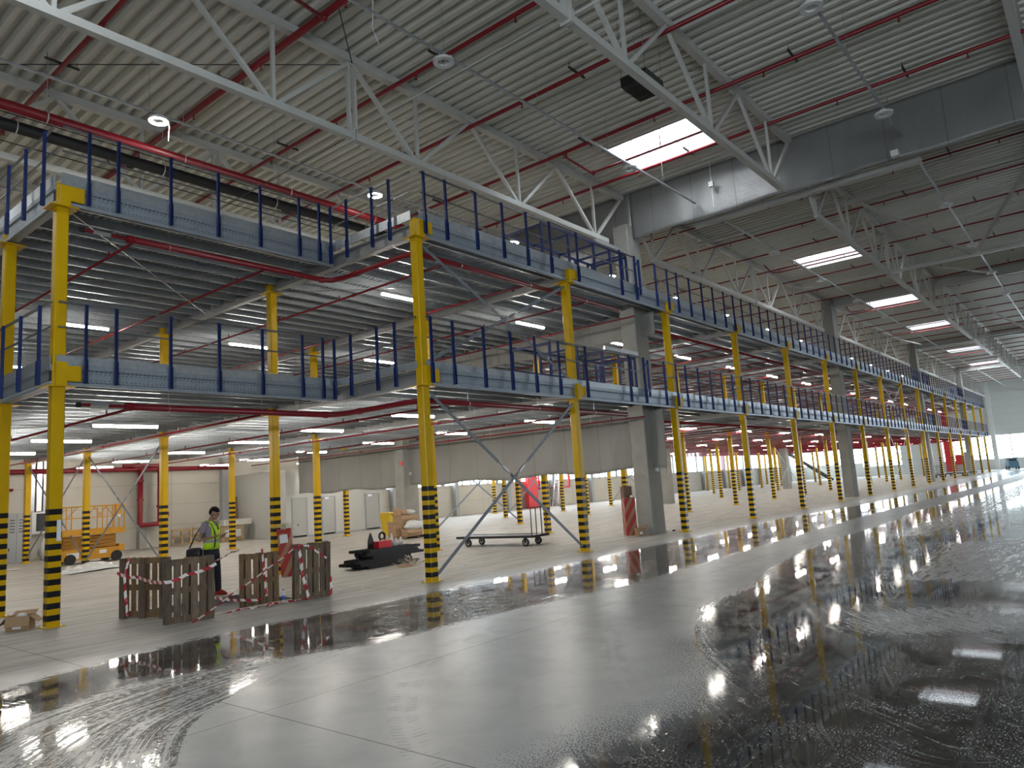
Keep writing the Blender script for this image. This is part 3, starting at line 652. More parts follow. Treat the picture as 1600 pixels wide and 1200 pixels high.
def ring(on, label):
    r = thing('ring_lamp', label, 'lamp', (0, 0, 0), 0, 'lit ring lamps' if on else 'unlit ring lamps')
    n = 24; m = MB(); ro, ri = 0.21, 0.115
    m.loft([[(R * math.cos(2 * math.pi * j / n), R * math.sin(2 * math.pi * j / n), z) for j in range(n)] for R, z in ((ro, 0), (ro, 0.05), (ri, 0.05), (ri, 0.0), (ro - 0.005, 0.0))], False)
    m.build('body', M['white_paint'], r, False)
    g = MB(); g.loft([[(R * math.cos(2 * math.pi * j / n), R * math.sin(2 * math.pi * j / n), -0.006) for j in range(n)] for R in (ri + 0.015, ro - 0.015)], False)
    g.build('diffuser', M['ring_glow'] if on else M['ring_off'], r)
    MB().bar((-ro, 0, 0.06), (ro, 0, 0.06), 0.03, 0.02).bar((0, -ro, 0.06), (0, ro, 0.06), 0.03, 0.02).box(-0.06, 0.06, -0.06, 0.06, 0.05, 0.14).build('bracket', M['white_paint'], r)
    return r
on0 = None
for i, x in enumerate([0.9, 6.9, 12.95, 19.1, 25.5, 31.2, 37.1, 43.2, 49.2, 55.2, 61.5, 67.6, 73.7, 79.8, 86]):
    lab = 'glowing white ring lamp over the upper deck, %s along its tray' % ORD[i]
    if on0 is None: on0 = ring(True, lab); on0.location = (x, 15.0, 10.15)
    else:
        o = dup(on0, (x, 15.0, 10.15), lab)
        if i == 1: MB().path([(0.2, -0.05, 0.02), (0.205, -0.06, -0.12), (0.19, -0.06, -0.42)], 0.012, 6).build('cable_tail', M['white_paint'], o)
    for kk, yy in enumerate((21.2, 27.4)):
        if i < 6: dup(on0, (x, yy, 10.15), 'glowing ring lamp deep over the upper deck, row %s, %s along' % (ORD[kk + 1], ORD[i]))
off0 = None
for jy, (y, xs) in enumerate([(9.07, [3.6, 9.72, 16.9, 28, 34, 40, 46]), (3.12, [6.5, 13.3, 18.85, 27.5, 33.5, 39.5, 45.5])]):
    for i, x in enumerate(xs):
        lab = 'unlit grey ring lamp on the %s tray over the open floor, %s along' % (['nearer', 'farther'][jy], ORD[i])
        if jy == 0 and i == 1: tag(MB().path([(x, y, 11.3), (x - 0.02, y, 10.5), (x + 0.02, y, 10.1), (x, y - 0.02, 9.75)], 0.008, 5).build('hanging_wire', M['alu']), 'thin pale wire hanging past the nearest unlit lamp', 'wire'); tag(MB().path([(x - 1.75, y, 10.9), (x - 1.77, y, 10.3), (x - 1.8, y, 10.0), (x - 1.7, y - 0.05, 9.7)], 0.009, 5).build('hanging_wire', M['paper']), 'loose white cable dangling from the cable tray over the open floor', 'wire')
        if off0 is None: off0 = ring(False, lab); off0.location = (x, y - 0.02, 10.12)
        else: dup(off0, (x, y, 10.12), lab)
r = thing('sensor_box', 'small white sensor box hanging before the curtain on a rod', 'sensor', (20.7, 3.3, 10.0))
MB().box(-0.09, 0.09, -0.09, 0.09, -0.28, -0.12).build('box', M['white_paint'], r); MB().tube((0, 0, -0.12), (0, 0, 1.4), 0.012, 6).build('rod', M['steel'], r)
r = thing('sensor_box', 'white sensor box on a rod before the bright part of the curtain', 'sensor', (20.9, 8.43, 10.68))
MB().box(-0.07, 0.07, -0.07, 0.07, -0.08, 0.08).build('box', M['white_paint'], r); MB().tube((0, 0, -0.75), (0, 0, 0.745), 0.014, 6).build('rod', M['white_paint'], r)
# hanging air heater
r = thing('air_heater', 'black box air heater hung from the roof on four wires', 'heater', (13.1, 6.55, 9.86))
MB().box(-0.38, 0.38, -0.30, 0.30, 0.03, 0.24).hexa([(-0.31, -0.24, -0.05), (0.31, -0.24, -0.05), (0.31, 0.24, -0.05), (-0.31, 0.24, -0.05), (-0.38, -0.30, 0.03), (0.38, -0.30, 0.03), (0.38, 0.30, 0.03), (-0.38, 0.30, 0.03)]).build('casing', M['black_plastic'], r)
m = MB()
for q in range(6): m.box(-0.30 + q * 0.10, -0.23 + q * 0.10, -0.20, 0.20, -0.065, -0.05)
m.build('louvre', M['black'], r)
MB().path([(-0.28, 0, 0.24), (-0.22, 0, 0.35), (0.0, 0, 0.40), (0.22, 0, 0.35), (0.28, 0, 0.24)], 0.05, 6).build('fan_cowl', M['black'], r)
for sx in (-1, 1):
    for sy in (-1, 1): MB().tube((0.36 * sx, 0.28 * sy, 0.23), (0.36 * sx, 0.28 * sy, 1.55), 0.008, 5).build('hanging_wire', M['steel'], r)

# ------------------------------------------------------------------ mezzanine decks
M['deck_board'] = mat('pale_deck_board', (0.52, 0.50, 0.46), 0.6, 0, 0.1, 1)
def deck_profile_mesh(w, l, name):
    m = MB(); n = int(round(w / 0.14)); p = w / n
    for i in range(n):
        x = i * p
        for (xa, za), (xb, zb) in zip([(x, 0.045), (x + p * 0.35, 0.045), (x + p * 0.45, 0), (x + p * 0.9, 0)], [(x + p * 0.35, 0.045), (x + p * 0.45, 0), (x + p * 0.9, 0), (x + p, 0.045)]):
            m.quad((xa, 0, za), (xb, 0, zb), (xb, l, zb), (xa, l, za))
    return m.mesh(name, M['galv_deck'])
def joist_mb(w, x0=0, y=0, m=None):
    m = m or MB()
    return m.box(x0 + 0.06, x0 + w - 0.06, y, y + 0.004, -0.17, 0).box(x0 + 0.06, x0 + w - 0.06, y, y + 0.065, -0.17, -0.164).box(x0 + 0.06, x0 + w - 0.06, y, y + 0.065, -0.006, 0).box(x0 + 0.06, x0 + w - 0.06, y + 0.06, y + 0.065, -0.17, -0.145)
LV = [('lower', L1), ('upper', L2)]
ROWS = ['front', 'second', 'third', 'fourth', 'fifth']
joist_cache = {}
for ln, L in LV:
    for i in range(len(XL)):
        x0 = XL[i]; x1 = XL[i + 1] if i + 1 < len(XL) else XEND
        for j in range(len(YL) - 1):
            y0, y1 = YL[j], YL[j + 1]
            if i == 0 and j == 0: y0 = 13.66
            w, l = x1 - x0, y1 - y0
            r = bpy.data.objects.new('floor_deck_bay', None); COL.objects.link(r); r.location = (x0, y0, L['deck']); struct(r)
            key = (round(w, 2), round(l, 2))
            if key not in joist_cache:
                njm = MB(); joist_cache[key] = [deck_profile_mesh(w, l, 'deck_sheet'), joist_mb(w).mesh('joist', M['galv']), None]
                n = int(l / 0.66)
                for q in range(n): joist_mb(w, 0, (q + 0.5) * l / n, njm)
                joist_cache[key][2] = njm.mesh('joist', M['galv'])
            d, jm, jall = joist_cache[key]
            struct(put('deck_sheet', d, r)); struct(MB().box(0, w, 0, l, 0.047, 0.06).build('deck_board', M['deck_board'], r))
            n = int(l / 0.66)
            if i < 6 and j < 3:
                for q in range(n): struct(put('joist', jm, r, (0, (q + 0.5) * l / n, 0)))
            else: o = put('joist', jall, r); o['kind'] = 'stuff'
    # primary beams along the column lines
    for i, x in enumerate(XL + [XEND - 0.1]):
        y0 = 13.66 if i == 0 else 10.80
        zb, zt = L['beam'], L['deck'] - 0.005
        m = MB().box(x - 0.075, x + 0.075, y0, YBACK, zb, zb + 0.014).box(x - 0.075, x + 0.075, y0, YBACK, zt - 0.014, zt).box(x - 0.005, x + 0.005, y0, YBACK, zb + 0.014, zt - 0.014)
        o = m.build('primary_beam', M['primary']); tag(o, 'steel beam under the %s deck across the hall, %s from the corner column' % (ln, ORD[i]), 'beam', 'primary beams under the %s deck' % ln)
# edge beams with kick plates
def edge_beam(L, p0, p1, out, label, beam=True):
    """p0 -> p1 along the deck edge; out = outward horizontal unit normal."""
    p0 = Vector((p0[0], p0[1], 0)); p1 = Vector((p1[0], p1[1], 0)); d = (p1 - p0); ln = d.length; d.normalize(); n = Vector((out[0], out[1], 0))
    h = L['top'] - L['beam'] + 0.01; r = thing('edge_beam', label, 'beam', (p0.x, p0.y, L['beam']))
    prof = [(0.0, 0.0), (0.05, 0.0), (0.05, 0.055), (0.02, 0.085), (0.02, 0.265), (0.05, 0.295), (0.05, h), (0.0, h), (0.0, h - 0.004), (-0.03, h - 0.004), (-0.03, h - 0.008), (0.0, h - 0.008)]
    m = MB(); i0 = 0
    a = [n * u + Vector((0, 0, z)) for u, z in prof]; b = [q + d * ln for q in a]; k_ = len(prof)
    m.v = [tuple(q) for q in a + b]
    for q in range(k_): m.f.append((q, (q + 1) % k_, k_ + (q + 1) % k_, k_ + q))
    m.f.append(tuple(range(k_))[::-1]); m.f.append(tuple(range(k_, 2 * k_)))
    if beam: m.build('beam', M['galv_beam'], r)
    t = MB(); c = n * 0.045; z0, z1 = h + 0.002, L['toe'] - L['beam']
    t.bar(tuple(c + Vector((0, 0, (z0 + z1) / 2))), tuple(c + d * ln + Vector((0, 0, (z0 + z1) / 2))), 0.012, z1 - z0)
    t.build('kick_plate', M['galv'], r)
    return r
post_me = {}
def guardrail(L, p0, p1, out, label, ts, rail=True, ends=(0, 0)):
    """posts at distances ts from p0, outside the edge beam."""
    p0 = Vector((p0[0], p0[1], 0)); p1 = Vector((p1[0], p1[1], 0)); d = (p1 - p0); ln = d.length; d.normalize(); n = Vector((out[0], out[1], 0))
    r = thing('guardrail', label, 'railing', (p0.x, p0.y, L['beam'] + 0.04), 0, None)
    rot = math.atan2(-n.x, n.y) + math.pi
    if 'p' not in post_me:
        H = 1.40
        m = MB()
        m.box(-0.024, 0.024, 0.0, 0.004, 0.32, H).box(-0.024, -0.020, -0.044, 0.0, 0.32, H).box(0.020, 0.024, -0.044, 0.0, 0.32, H)
        m.box(-0.030, 0.030, -0.002, 0.006, 0.0, 0.42).box(-0.030, -0.025, -0.060, 0.0, 0.0, 0.42).box(0.025, 0.030, -0.060, 0.0, 0.0, 0.42)
        post_me['p'] = m.mesh('post', M['blue'])
    for t in ts:
        o = put('post', post_me['p'], r, tuple(d * t + n * 0.115)); o.rotation_euler = (0, 0, rot)
    off = n * 0.085
    za, zm = L['rail'] - L['beam'] - 0.04, L['mid'] - L['beam'] - 0.04
    a, b = d * ends[0], d * (ln + ends[1])
    if rail:
        MB().bar(tuple(off + a + Vector((0, 0, za))), tuple(off + b + Vector((0, 0, za))), 0.042, 0.035).build('top_rail', M['rail'], r)
        MB().bar(tuple(off + a + Vector((0, 0, zm))), tuple(off + b + Vector((0, 0, zm))), 0.024, 0.028).build('mid_rail', M['rail'], r)
    return r
M['rail'] = galv('rail_steel', (0.20, 0.205, 0.215), 0.35, 0.8)
FY = 10.74
for ln, L in LV:
    S_ = (0, -1)
    # stepped-back edge, return edge, side edge
    edge_beam(L, (4.55, 13.62), (10.36, 13.62), (0, -1), 'bright galvanised edge beam of the %s deck on the stepped-back edge' % ln)
    edge_beam(L, (10.38, 10.86), (10.38, 13.60), (-1, 0), 'galvanised kick plate of the %s deck on the short return' % ln, False)
    edge_beam(L, (4.54, 13.7), (4.54, YBACK), (-1, 0), 'galvanised edge beam along the far left side of the %s deck' % ln)
    guardrail(L, (4.55, 13.62), (10.36, 13.62), (0, -1), 'blue posted guardrail of the %s deck on the stepped-back edge' % ln, [0.42, 0.92, 1.9, 2.88, 3.84, 4.82, 5.36])
    guardrail(L, (10.38, 10.80), (10.38, 13.60), (-1, 0), 'blue posted guardrail of the %s deck on the short return' % ln, [0.62, 1.20, 2.10, 2.70])
    guardrail(L, (4.54, 13.62), (4.54, YBACK), (-1, 0), 'blue posted guardrail along the far left side of the %s deck' % ln, [0.35 + 0.95 * q for q in range(21)])
    for i in range(1, len(XL)):
        x0 = XL[i]; x1 = XL[i + 1] if i + 1 < len(XL) else XEND
        edge_beam(L, (x0, FY + 0.03), (x1, FY + 0.03), (0, -1), 'galvanised front edge beam of the %s deck, %s bay from the corner column' % (ln, ORD[i - 1]))
        w = x1 - x0
        if i == 1: ts = [0.06, 0.72, 1.72, 2.68, 3.62, 4.62]; e = (0, 0)
        elif i == 2: ts = [0.35, 2.65, 3.55]; e = (0, -2.2)
        elif i == 3: ts = [-0.92, -0.1, 0.6, 1.55, 2.55, 3.5, 4.5, 5.4]; e = (-0.95, 0)
        else:
            n = int(round(w / 0.97)); ts = [(q + 0.5) * w / n for q in range(n)]; e = (0, 0)
        guardrail(L, (x0, FY), (x1, FY), (0, -1), 'blue posted front guardrail of the %s deck, %s bay from the corner column' % (ln, ORD[i - 1]), ts, True, e)
    edge_beam(L, (XEND, 10.8), (XEND, YBACK), (1, 0), 'edge beam of the %s deck at its far end' % ln)
    # ladder-like end frame beside the concrete column
    r = thing('rail_end_frame', 'short blue ladder frame closing the %s guardrail beside the concrete column' % ln, 'railing', (19.62, 10.66, L['beam'] + 0.02))
    for xx in (0, 0.26): MB().box(xx - 0.03, xx + 0.03, -0.03, 0.03, 0.25, 1.38).build('post', M['blue'], r)
    for zz in (0.42, 1.22): MB().box(0.03, 0.23, -0.02, 0.02, zz - 0.03, zz + 0.03).build('tie', M['blue'], r)
    # up-and-over pallet gate
    r = thing('pallet_gate', 'dark blue pallet gate cage on the edge of the %s deck' % ln, 'gate', (15.1, 10.86, L['top']))
    b = M['blue']
    for q, xx in enumerate((0.0, 1.25, 2.55, 3.45, 4.15, 4.4)):
        hgt = 1.12
        MB().box(xx - 0.03, xx + 0.03, 0.0, 0.06, 0, hgt).build('post', b, r); MB().box(xx - 0.03, xx + 0.03, 1.25, 1.31, 0, hgt).build('post', b, r)
        MB().box(xx - 0.025, xx + 0.025, 0.06, 1.25, hgt - 0.06, hgt).build('top_bar', b, r)
    for yy in (0.03, 1.28): MB().box(0, 4.4, yy - 0.025, yy + 0.025, 1.12, 1.18).build('top_rail', b, r)
    MB().box(0, 4.4, 1.26, 1.30, 0.52, 0.56).build('mid_rail', b, r)
    MB().box(2.6, 4.5, -0.06, 0.02, 1.18, 1.29).build('counterweight_bar', M['alu'], r)
for i, (xx, nm) in enumerate([(66.5, 'third'), (84, 'farthest')]):
    for ln, L in LV:
        r = thing('pallet_gate', 'small distant blue pallet gate on the %s deck, %s along the edge' % (ln, nm), 'gate', (xx, 10.9, L['top']))
        for q in range(5): MB().box(q * 0.6 - 0.03, q * 0.6 + 0.03, 0, 0.06, 0, 1.2).build('post', M['blue'], r)
        MB().box(0, 2.4, 0, 0.05, 1.1, 1.2).build('top_rail', M['blue'], r); MB().box(0.02, 2.38, 0.7, 0.74, 0.1, 1.1).build('gate_panel', M['blue'], r)

# ------------------------------------------------------------------ yellow columns
def make_column(label, brackets):
    r = thing('yellow_column', label, 'column', (0, 0, 0), 0, 'yellow striped columns')
    a, c = 0.10, 0.018
    MB().prism([(-a, -a + c), (-a + c, -a), (a - c, -a), (a, -a + c), (a, a - c), (a - c, a), (-a + c, a), (-a, a - c)], 'z', 0.015, L2['deck'] - 0.02 if not brackets else 7.60).build('shaft', M['yellow'], r)
    MB().box(-0.16, 0.16, -0.16, 0.16, 0, 0.016).build('base_plate', M['yellow_plain'], r)
    m = MB()
    for sx in (-1, 1):
        for sy in (-1, 1): m.tube((0.13 * sx, 0.13 * sy, 0.016), (0.13 * sx, 0.13 * sy, 0.04), 0.014, 6)
    m.build('anchor_bolts', M['steel'], r); r.children[-1].name = 'anchor_bolt_set'
    for L in (L1, L2): MB().box(-0.23, 0.23, -0.20, 0.20, L['plate'] - 0.004, L['plate'] + 0.012).build('bearing_plate', M['yellow_plain'], r)
    if brackets:
        for L in (L1, L2):
            z0 = L['beam'] + 0.07; z1 = z0 + 0.27
            MB().box(-0.085, 0.085, -0.205, -0.101, L['plate'] + 0.013, z1 + (0.0 if L is L2 else 0.06)).box(0.085, 0.30, -0.205, -0.193, z0, z1).box(-0.07, 0.07, -0.209, -0.205, z0, z1).build('beam_bracket', M['yellow_plain'], r)
    return r
colf = make_column('yellow striped column at the outer corner of the short return', True)
colf.location = (10.46, 10.85, 0)
colb = None
col_objs = {}
for j, y in enumerate(YL):
    for i, x in enumerate(XL):
        if j == 0:
            if i == 0: dup(colf, (4.62, 13.74, 0), 'nearest yellow striped column at the stepped-back deck corner with a paper note')
            elif i == 1: pass
            else: dup(colf, (x, y, 0), 'yellow striped front column, %s past the corner column of the return' % ORD[i - 2])
        else:
            lab = 'yellow striped column of the %s row under the decks, %s from the left' % (ROWS[j], ORD[i])
            if colb is None: colb = make_column(lab, False); colb.location = (x, y, 0)
            else: dup(colb, (x, y, 0), lab)
r = MB().box(4.63, 4.695, 13.625, 13.632, 1.38, 1.72).build('paper_note', M['paper']); tag(r, 'white paper note taped to the nearest striped column', 'note')

# ------------------------------------------------------------------ cross bracing
def brace(label, p0, p1, turn=True, w=0.075):
    r = thing('cross_brace', label, 'brace', p0); d = Vector(p1) - Vector(p0)
    if turn:
        MB().bar((0, 0, 0), tuple(d * 0.52), 0.012, w).build('flat_bar', M['brace'], r); MB().bar(tuple(d * 0.60), tuple(d), 0.012, w).build('flat_bar', M['brace'], r)
        MB().tube(tuple(d * 0.51), tuple(d * 0.61), 0.012, 6).bar(tuple(d * 0.535), tuple(d * 0.575), 0.05, 0.05).build('turnbuckle', M['steel'], r)
    else: MB().bar((0, 0, 0), tuple(d), 0.012, w).build('flat_bar', M['brace'], r)
    return r
y = 10.82
xa, xb = 10.55, 15.90
brace('falling flat bar brace under the lower deck by the corner column', (xb - 0.05, y + 0.015, 0.15), (xa + 0.05, y + 0.015, 3.86))
brace('rising flat bar brace under the lower deck by the corner column', (xa + 0.05, y - 0.015, 0.15), (xb - 0.05, y - 0.015, 3.86))
brace('falling flat bar brace between the decks by the corner column', (xb - 0.05, y + 0.015, 4.5), (xa + 0.05, y + 0.015, 7.05))
brace('rising flat bar brace between the decks by the corner column', (xa + 0.05, y - 0.015, 4.5), (xb - 0.05, y - 0.015, 7.05))
xa, xb = 50.95, 56.8
for nm, z0, z1 in (('under the lower deck', 0.15, 3.86), ('between the decks', 4.5, 7.05)):
    brace('distant falling flat bar brace %s on the front row' % nm, (xb, y + 0.02, z0), (xa, y + 0.02, z1), False); brace('distant rising flat bar brace %s on the front row' % nm, (xa, y - 0.02, z0), (xb, y - 0.02, z1), False)
for i, (x0, x1, yy) in enumerate([(21.75, 27.5, 22.3), (33.35, 39.2, 28.1), (62.65, 68.5, 22.3), (45.1, 50.95, 28.1), (74.35, 80.2, 16.35)]):
    brace('falling brace in a rear bay under the lower deck, %s from the left' % ORD[i], (x1, yy + 0.02, 0.15), (x0, yy + 0.02, 3.86), False); brace('rising brace in a rear bay under the lower deck, %s from the left' % ORD[i], (x0, yy - 0.02, 0.15), (x1, yy - 0.02, 3.86), False)
for i, (y0, y1) in enumerate([(22.3, 28.1), (28.1, 34.0)]):
    nm = ['nearer', 'farther'][i]
    brace('%s rising brace crossing before the yellow scissor lift' % nm, (10.48, y0 + .1, 0.2), (10.48, y1 - .1, 3.8)); brace('%s falling brace crossing before the yellow scissor lift' % nm, (10.44, y1 - .1, 0.2), (10.44, y0 + .1, 3.8))
# thin plan bracing rods under the decks
for ln, L in LV:
    for i, (p, q) in enumerate([((4.7, 13.8), (10.3, 19.4)), ((5.2, 19.6), (10.2, 14.0)), ((10.6, 16.3), (15.9, 11.0)), ((4.8, 22.2), (10.3, 16.5))]):
        tag(MB().tube((p[0], p[1], L['beam'] + 0.02), (q[0], q[1], L['beam'] + 0.02), 0.012, 5).build('plan_rod', M['steel']), 'thin slanting rod under the %s deck, %s from the corner' % (ln, ORD[i]), 'rod')

# ------------------------------------------------------------------ sprinkler pipes under the decks
up_head_me = MB().path([(0, 0, 0), (0, 0, 0.05), (0, 0, 0.085)], [0.016, 0.016, 0.010], 6).box(-0.022, 0.022, -0.022, 0.022, 0.085, 0.09).mesh('sprinkler_head', M['red'])
ring_me = MB().path([(0, 0.0, 0.33), (0, 0, 0.035)], 0.004, 4).path([(0, 0.032 * math.cos(a), 0.032 * math.sin(a)) for a in np.linspace(0, 6.28, 9)], 0.004, 4).mesh('pipe_hanger', M['alu'])
for ln, L in LV:
    z = L['beam'] - 0.28
    r = thing('sprinkler_main', 'thick red sprinkler main under the %s deck with a valve at its end' % ln, 'pipe', (0, 0, z), 0)
    MB().path([(5.85, 13.88, 0), (10.2, 13.85, 0), (10.42, 13.75, 0), (10.52, 13.4, 0), (10.52, 11.3, 0), (10.6, 11.08, 0), (10.85, 11.02, 0), (18.95, 11.02, 0)], 0.062, 12).build('pipe', M['red'], r, True)
    MB().path([(5.05, 13.88, 0), (5.85, 13.88, 0)], 0.03, 8).build('valve_pipe', M['red'], r); MB().tube((5.2, 13.88, 0), (5.5, 13.88, 0), 0.04, 8).build('valve_body', M['alu'], r); MB().tube((4.98, 13.88, 0), (5.05, 13.88, 0), 0.05, 8).build('valve_cap', M['black'], r)
    MB().tube((5.8, 13.88, 0), (5.92, 13.88, 0), 0.078, 12).tube((10.16, 13.87, 0), (10.26, 13.83, 0), 0.076, 12).tube((10.52, 13.05, 0), (10.52, 12.95, 0), 0.076, 12).build('coupling', M['red'], r)
    for q in (6.6, 8.6, 9.5): MB().path([(q, 13.88 + 0.066 * math.cos(a), 0.066 * math.sin(a)) for a in np.linspace(0, 6.28, 13)], 0.006, 4).tube((q, 13.88, 0.066), (q, 13.88, 0.3), 0.004, 4).build('pipe_hanger', M['alu'], r)
    for q in (12.0, 14.6, 17.2): MB().path([(q, 11.02 + 0.066 * math.cos(a), 0.066 * math.sin(a)) for a in np.linspace(0, 6.28, 13)], 0.006, 4).tube((q, 11.02, 0.066), (q, 11.02, 0.3), 0.004, 4).build('pipe_hanger', M['alu'], r)
    r = thing('sprinkler_main', 'long red sprinkler main under the %s deck past the curtain' % ln, 'pipe', (0, 0, z), 0)
    MB().tube((22.0, 11.9, 0), (98.5, 11.9, 0), 0.05, 8).build('pipe', M['red'], r, True)
    xs = [5.95, 8.75, 11.6, 14.45, 17.3, 20.1] + [22.9 + 1.9 * q for q in range(40)]
    for i, x in enumerate(xs):
        y0 = 13.88 if x < 10.4 else (11.05 if x < 21 else 11.9)
        side = ('before', ORD[5 - i]) if i < 6 else ('past', ORD[i - 6] if i - 6 < 40 else 'last')
        r = thing('sprinkler_pipe', 'thin red branch pipe under the %s deck, %s %s the smoke curtain' % (ln, side[1], side[0]), 'pipe', (x, 0, z - 0.02), 0, 'branch pipes under the %s deck' % ln)
        rad = 0.028
        MB().tube((0, y0, 0), (0, 33.5, 0), rad, 6).build('pipe', M['red'], r, True)
        if i >= 10: put('pipe_hanger', ring_me, r, (0, y0 + 2.0, 0)); put('pipe_hanger', ring_me, r, (0, y0 + 15.0, 0))
        if i < 10:
            for q in range(7): put('sprinkler_head', up_head_me, r, (0, y0 + 1.2 + 2.75 * q, rad - 0.01))
            for q in range(4): put('pipe_hanger', ring_me, r, (0, y0 + 2.0 + 4.4 * q, 0))
            m = MB()
            for q in range(3): m.tube((0, y0 + 3.3 + 5.2 * q, 0), (0, y0 + 3.42 + 5.2 * q, 0), rad + 0.014, 8)
            m.build('coupling', M['red'], r)

# ------------------------------------------------------------------ tube fittings under the decks
def make_batten(label):
    r = thing('batten_light', label, 'lamp', (0, 0, 0), 0, 'glowing batten lights under the decks')
    MB().box(-0.71, 0.71, -0.05, 0.05, 0.03, 0.085).build('housing', M['white_paint'], r)
    prof = [(-0.048, 0.03), (-0.046, 0.0), (-0.03, -0.022), (0.0, -0.03), (0.03, -0.022), (0.046, 0.0), (0.048, 0.03)]
    MB().prism(prof, 'x', -0.70, 0.70).build('diffuser', M['batten_glow'], r)
    MB().tube((-0.55, 0, 0.085), (-0.55, 0, 0.56), 0.004, 4).tube((0.55, 0, 0.085), (0.55, 0, 0.56), 0.004, 4).build('hanging_wire', M['steel'], r)
    return r
bt = None
BX1 = [7.28, 12.68, 18.0, 23.3, 28.3, 34.5, 40.0, 46.1, 51.6, 57.7, 63.5, 69.3, 75, 81, 87, 93]
BX2 = [7.8, 12.9, 18.45, 23.9, 29.4, 34.9, 40.4, 46.3, 51.4, 57.2, 63, 68.8, 74.6, 80.4, 86.2, 92]
for ln, L, bx, by in (('lower', L1, BX1, [13.55, 17.35, 21.2, 25.4, 29.7, 33.2]), ('upper', L2, BX2, [14.0, 21.5, 28.6])):
    for j, y in enumerate(by):
        for i, x in enumerate(bx):
            if j > 3 and i > 9: continue
            if i == 0 and j == 0: continue
            lab = 'glowing batten light under the %s deck, %s row from the edge, %s along' % (ln, ORD[j], ORD[i])
            loc = (x, y, L['beam'] - 0.26)
            if bt is None: bt = make_batten(lab); bt.location = loc
            else: dup(bt, loc, lab)

# ------------------------------------------------------------------ partition room with doors
def facing_x(p, q): return math.atan2(q[1] - p[1], q[0] - p[0])
struct(MB().box(20.55, 26.6, 31.2, 31.3, 0, 3.25).box(20.55, 20.65, 31.3, 35.9, 0, 3.25).box(26.5, 26.6, 31.3, 35.9, 0, 3.25).box(20.55, 26.6, 31.2, 35.9, 3.25, 3.30).build('wall_partition', mat('partition_paint', (0.48, 0.475, 0.45), 0.5, 0, 0.04, 1)))
struct(MB().box(20.57, 26.58, 31.17, 31.2, 0, 0.09).build('baseboard_partition', M['grey_paint']))
for i, (a, b) in enumerate([(20.88, 21.72), (22.62, 23.42), (25.42, 26.35)]):
    d = bpy.data.objects.new('door_%d' % (i + 1), None); COL.objects.link(d); d.location = (a, 31.2, 0); struct(d)
    w = b - a
    struct(MB().box(0.04, w - 0.04, -0.03, 0.0, 0.02, 1.86).build('leaf', M['door_paint'], d))
    struct(MB().box(-0.03, 0.04, -0.05, 0.0, 0, 1.93).box(w - 0.04, w + 0.03, -0.05, 0, 0, 1.93).box(0.04, w - 0.04, -0.05, 0, 1.86, 1.93).build('frame', M['grey_paint'], d))
    struct(MB().tube((w - 0.12, -0.03, 0.95), (w - 0.12, -0.08, 0.95), 0.012, 6).tube((w - 0.12, -0.08, 0.95), (w - 0.25, -0.08, 0.95), 0.012, 6).build('handle', M['steel'], d))
    if i: struct(MB().box(0.1, 0.38, -0.09, -0.03, 1.78, 1.88).build('closer', M['alu'], d))

# ------------------------------------------------------------------ pallets round the recess
def pallet(label, p, q, nb, wd, back=False, lean=0.0, seed=1, warm=False, z=0.0):
    rng = random.Random(seed)
    w = math.hypot(q[0] - p[0], q[1] - p[1]); r = thing('pallet', label, 'pallet', (p[0], p[1], z), facing_x(p, q)); r.rotation_euler = (lean, 0, facing_x(p, q))
    H = 1.0; s = -1 if back else 1   # boards face local -y (toward the camera) unless seen from the back
    mm = M['wood_warm'] if warm else M['wood']
    y0 = 0.0
    def yb(a, b): return (a, b) if not back else (0.135 - b, 0.135 - a)
    g = (w - nb * wd) / max(1, nb - 1)
    for i in range(nb):
        x = i * (wd + g); j = rng.uniform(-0.008, 0.008); a, b = yb(0, 0.022)
        MB().box(x, x + wd + j, a, b, rng.uniform(0.0, 0.012), H - rng.uniform(0, 0.012)).build('board', mm, r)
    for zc in (0.06, 0.5, H - 0.06):
        a, b = yb(0.022, 0.042); MB().box(0.004, w - 0.004, a, b, zc - 0.05, zc + 0.05).build('stringer', M['wood_warm'], r)
        for xc in (0.06, w / 2, w - 0.06):
            a, b = yb(0.042, 0.113); MB().box(xc - 0.05, xc + 0.05, a, b, zc - 0.048, zc + 0.048).build('block', mm, r)
    for xc in (0.06, w / 2, w - 0.06):
        a, b = yb(0.113, 0.135); MB().box(xc - 0.06, xc + 0.06, a, b, 0.002, H - 0.003).build('runner', M['wood'], r)
    return r
pallet('upright wooden pallet with its runners toward the camera, leftmost of the four', (5.50, 13.33), (5.84, 12.40), 7, 0.088, True, 0.0, 3, True)
pallet('upright grey wooden pallet standing nearest, front of the taped-off recess', (5.485, 11.64), (6.21, 11.49), 6, 0.098, False, 0.0, 5)
pallet('upright brown wooden pallet standing inside the recess behind the tape', (7.24, 12.52), (7.84, 12.17), 6, 0.086, False, 0.0, 8, True, -0.12)
pallet('upright grey wooden pallet leaning slightly, rightmost of the four', (7.80, 11.63), (8.47, 11.47), 6, 0.094, False, 0.05, 11)

